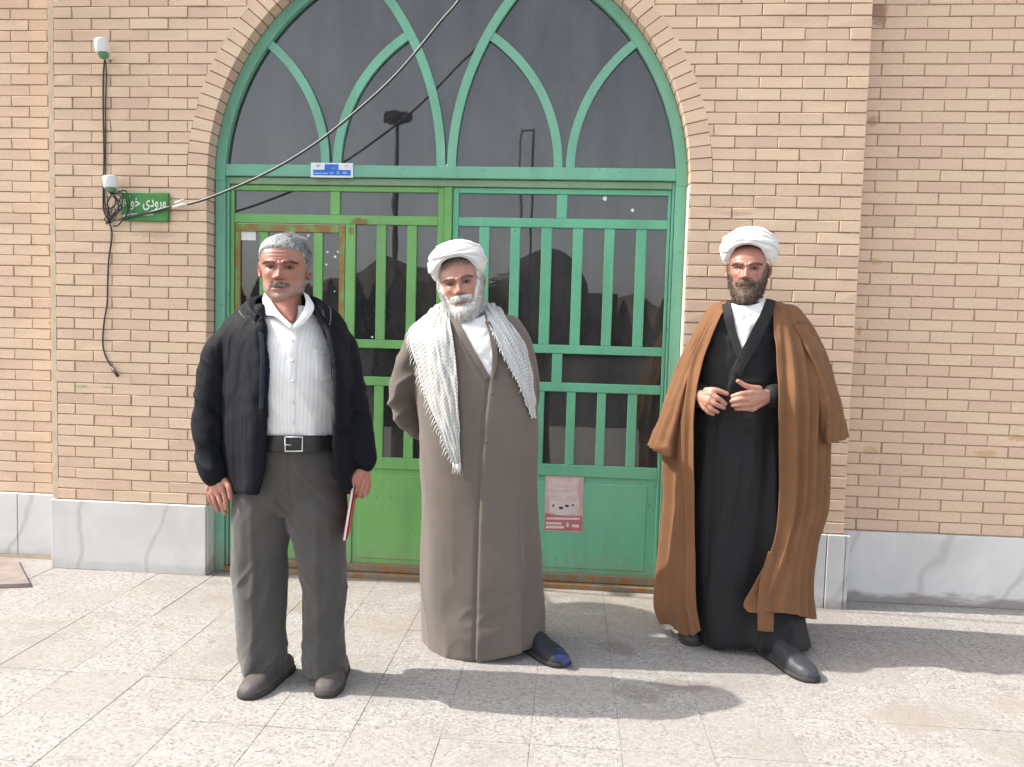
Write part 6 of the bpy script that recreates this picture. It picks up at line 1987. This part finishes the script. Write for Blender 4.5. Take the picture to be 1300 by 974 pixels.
trunk = ell_loft([ring_px(py, a, b, Y3, f, k) for py, a, b, f, k in ((640, 905, 990, .09, .09), (560, 900, 990, .10, .09), (470, 900, 990, .10, .09), (425, 905, 988, .08, .08), (400, 930, 972, .05, .05))])
pcs = [trunk, cap_px([(950, 410, 0, .06), (949, 388, -.015, .057), (947, 350, -.01, .055)], Y3),
       cap_px([(900, 435, .01, .05), (882, 480, .01, .044), (884, 503, -.13, .034), (890, 503, -.20, .026)], Y3), cap_px([(996, 435, .01, .05), (1006, 480, .01, .044), (992, 504, -.13, .034), (980, 502, -.20, .026)], Y3),
       cap_px([(925, 640, 0, .075), (922, 740, 0, .05), (915, 810, .02, .038)], Y3), cap_px([(975, 640, 0, .075), (990, 740, -.06, .05), (1004, 828, -.15, .040)], Y3)]
bv, bq = remesh(pcs, .010, 4)
bc = np.tile(np.array(SK3) * np.array([.92, .8, .78]), (len(bv), 1))
pl3 = placer(A3(948, 380, -.025), 1.07, yaw=-17, pitch=2, roll=0)
db_mat = hair_mat('dark_brown_beard', (.045, .028, .020), (.17, .11, .085))
hd3 = make_head(m3, pl3, SK3, dict(wide=1.02, nose=1.08, jaw=.003, shade=(.15, .09, .065), eye=.8), beard=beard_def('beard', db_mat, .0080, .016, .002, 6000, .016, 95, .235), brow=(.075, .05, .04))
turban(m3, pl3, M['turban'], .110, .102, .120, .088, .87 * HH, [(0, .92), (20, .90), (42, .79), (66, .60), (95, .47), (140, .36), (180, .33)], 9, tilt=.75)
def K3(pts): return [A3(*p) for p in pts]
def hand3(w, kn, fing, thumb, skin=(.46, .235, .17)):
    w = A3(*w); kn = K3(kn)
    palm = [([w, k_], [.023, .0145]) for k_ in kn] + [([w, (np.array(kn[1]) + kn[2]) / 2], [.024, .017])]
    ff_ = [([k_, *K3(p)], [.0122, .0106, .0088] if len(p) == 2 else [.0122, .0108, .0096, .0084]) for k_, p in zip(kn, fing)]
    ff_.append((K3(thumb), [.0150, .0122, .0095]))
    return hand_mesh(palm, ff_, skin)
hl = hand3((888, 502, -.20), [(903, 500.5, -.262), (901, 507, -.265), (898, 513, -.258), (895.5, 518, -.245)],
           [[(912, 506, -.275), (921, 512.5, -.262)], [(909, 513.5, -.278), (919, 518, -.262)], [(904, 519.5, -.268), (911, 523, -.256)], [(899.5, 523, -.252), (905, 526, -.244)]],
           [(897, 496, -.235), (909, 495.5, -.262), (923, 500, -.262)])
hr = hand3((981, 501, -.20), [(953, 499, -.262), (951.5, 506, -.268), (952.5, 513, -.262), (955, 519, -.248)],
           [[(941, 500, -.276), (929, 503.5, -.262)], [(939, 507, -.282), (928, 509.5, -.266)], [(940.5, 513.5, -.276), (930, 515, -.262)], [(943.5, 518.5, -.262), (934.5, 519, -.250)]],
           [(964, 494, -.235), (949, 491, -.256), (937, 484, -.262)])
join_body(m3, [(bv, bq, bc), hd3, hl, hr], M['skin'])
# cloak: one wide sheet from front edge round the back to front edge
ck_mat = cloth('brown_camel_cloak', (.190, .090, .043), .10, 600, .85, .08, .10)
rowsC = [(383, [(927, -.06), (919, -.03), (913, .02), (920, .08), (935, .105), (950, .11), (965, .105), (981, .08), (990, .02), (985, -.03), (977, -.06)]),
         (395, [(919, -.10), (906, -.06), (896, .01), (906, .10), (930, .135), (950, .14), (972, .135), (1000, .10), (1018, .01), (1006, -.06), (981, -.10)]),
         (425, [(904, -.155), (889, -.10), (879, .0), (892, .12), (925, .165), (950, .17), (985, .165), (1020, .12), (1037, 0), (1014, -.10), (984.5, -.155)]),
         (460, [(890, -.185), (873, -.12), (862, .0), (880, .13), (920, .18), (950, .185), (990, .18), (1033, .13), (1052, 0), (1024, -.145), (987.5, -.21)]),
         (510, [(880.5, -.235), (865, -.16), (851, .0), (872, .14), (915, .19), (950, .195), (1000, .19), (1040, .14), (1057, 0), (1031, -.20), (990, -.275)]),
         (570, [(877.5, -.245), (864, -.175), (850, .0), (872, .15), (915, .195), (950, .20), (1000, .195), (1038, .15), (1054, 0), (1030, -.19), (991, -.265)]),
         (640, [(878.5, -.235), (866, -.175), (850, .0), (872, .155), (915, .20), (950, .205), (1000, .20), (1036, .155), (1051, 0), (1027, -.16), (991, -.24)]),
         (690, [(879.5, -.23), (866, -.175), (845, .0), (870, .16), (915, .20), (950, .21), (998, .205), (1024, .155), (1036, 0), (1016, -.19), (984, -.255)]),
         (735, [(880.5, -.23), (864, -.18), (840, .0), (867, .16), (915, .20), (950, .21), (996, .205), (1020, .15), (1028, 0), (1008, -.215), (964, -.285)]),
         (768, [(882, -.23), (862, -.18), (838, .0), (866, .16), (915, .20), (950, .21), (996, .205), (1020, .15), (1029, -.01), (1006, -.235), (946, -.31)]),
         (800, [(889, -.22, 802), (868, -.18, 807), (845, .0, 788), (868, .16, 780), (915, .20, 775), (950, .21, 772), (996, .205, 772), (1021, .15, 776), (1031, -.02, 786), (1008, -.245, 780), (960, -.31, 775)])]
GC = patch(ring_rows(rowsC, Y3), 260, 240)
N = gnormals(GC, False)
ctr = np.array([A3(950, 600)[0], Y3, 0])
sg3 = 1 if ((GC - ctr) * N)[..., :2].sum() > 0 else -1
u, v = uvgrid(240, 260)
flat = GC.reshape(-1, 3)
grow = sstep(.05, .5, v)
w = u * 19 + 1.2 * vnoise(np.stack([u * 5, v * 1.6, 0 * u], -1), 101) + .5 * vnoise(np.stack([u * 17, v * 1.2, 0 * u], -1), 107)
fd = .5 - .5 * np.cos(2 * math.pi * w)
w2 = u * 31 + .8 * vnoise(np.stack([u * 9, v * 2.5, 0 * u + 4], -1), 102)
fd2 = .5 - .5 * np.cos(2 * math.pi * w2)
amp = .5 + .5 * vnoise(np.stack([u * 10, v * 2.2, 0 * u + 8], -1), 103)
edge_k = sstep(0, .05, u) * sstep(1, .95, u)
D = (.048 * fd * amp ** 1.3 + .005 * fd2 * (1 - amp)) * grow * (.08 + .92 * edge_k) - .010 * grow
D += .006 * vnoise(np.stack([u * 40, v * 16, 0 * u], -1), 104) * (1 - .5 * grow)
GC = GC + N * sg3 * D[..., None]
if sg3 < 0: GC = GC[:, ::-1]
cloak_3 = sheet_obj('cloak', GC, ck_mat, m3, False, .004)
# hanging wide sleeves of the cloak, open at the hem
def sleeve(rows, seed):
    R = ring_rows(rows, Y3)
    G = patch(R, 90, 80, True)
    N = gnormals(G, True); c = G.mean(1, keepdims=True)
    s0 = 1 if ((G - c) * N).sum() > 0 else -1
    u, v = uvgrid(80, 90)
    d = .012 * (.5 - .5 * np.cos(2 * math.pi * (u * 9 + .6 * vnoise(np.stack([u * 5, v * 2, u * 0], -1), seed)))) * sstep(0, .5, v) + .004 * vnoise(G * 22, seed)
    G = G + N * s0 * d[..., None]
    if s0 < 0: G = G[:, ::-1]
    sheet_obj('cloak_sleeve', G, ck_mat, cloak_3, True, .004)
sleeve([(418, [(884, 0), (890, -.075), (902, -.10), (908, 0), (902, .10), (890, .075)]),
        (455, [(866, 0), (872, -.10), (884, -.13), (892, 0), (884, .12), (872, .09)]),
        (500, [(849, 0), (856, -.12), (868, -.16), (880, 0), (868, .13), (856, .10)]),
        (540, [(835, 0), (843, -.12), (860, -.165), (873, 0), (860, .13), (843, .10)]),
        (572, [(824.5, 0, 566), (833, -.11, 573), (852, -.16, 581), (866, 0, 578), (852, .12, 572), (833, .09, 568)])], 111)
sleeve([(412, [(1028, 0), (1020, -.075), (1008, -.10), (1000, 0), (1008, .10), (1020, .075)]),
        (455, [(1049, 0), (1041, -.10), (1028, -.13), (1018, 0), (1028, .12), (1041, .09)]),
        (500, [(1062, 0), (1054, -.12), (1040, -.155), (1028, 0), (1040, .13), (1054, .10)]),
        (535, [(1070, 0), (1062, -.12), (1046, -.16), (1032, 0), (1046, .13), (1062, .10)]),
        (560, [(1075, 0, 556), (1066, -.11, 560), (1050, -.15, 563), (1038, 0, 563), (1050, .12, 558), (1066, .09, 556)])], 113)
# turned strip of the cloak's front edge, hanging below the hem
R = [[A3(*p) for p in r] for r in ([(976, 700, -.255), (982, 700, -.250), (988, 700, -.235)], [(966, 735, -.285), (975, 735, -.275), (985, 735, -.25)], [(962, 770, -.300), (972, 770, -.292), (983, 770, -.265)], [(962.5, 801, -.300), (972, 802, -.295), (982, 802.5, -.270)])]
G = patch(R, 20, 50)
if gnormals(G, False)[..., 1].mean() > 0: G = G[:, ::-1]
sheet_obj('cloak_front_edge', G, ck_mat, cloak_3, False, .004)
# shoes
M['shoe_grey'] = cloth('dark_grey_slip_on', (.040, .043, .050), .25, 240, .5, 0, .12, .4)
shoe(m3, (1.560, -.60), (1.690, -.905), M['shoe_grey'], M['sole'], .054, .088)
shoe(m3, (1.28, -.34), (1.255, -.60), M['shoe_grey'], M['sole'], .050, .078)
M['sock_grey'] = cloth('pale_grey_sock', (.34, .35, .38), .08, 400)
V_, F_ = capsule([(1.602, -.68, .05), (1.592, -.645, .12)], [.044, .043], 16, 5)
MB().add(V_, F_).build('sock', M['sock_grey'], m3, True)
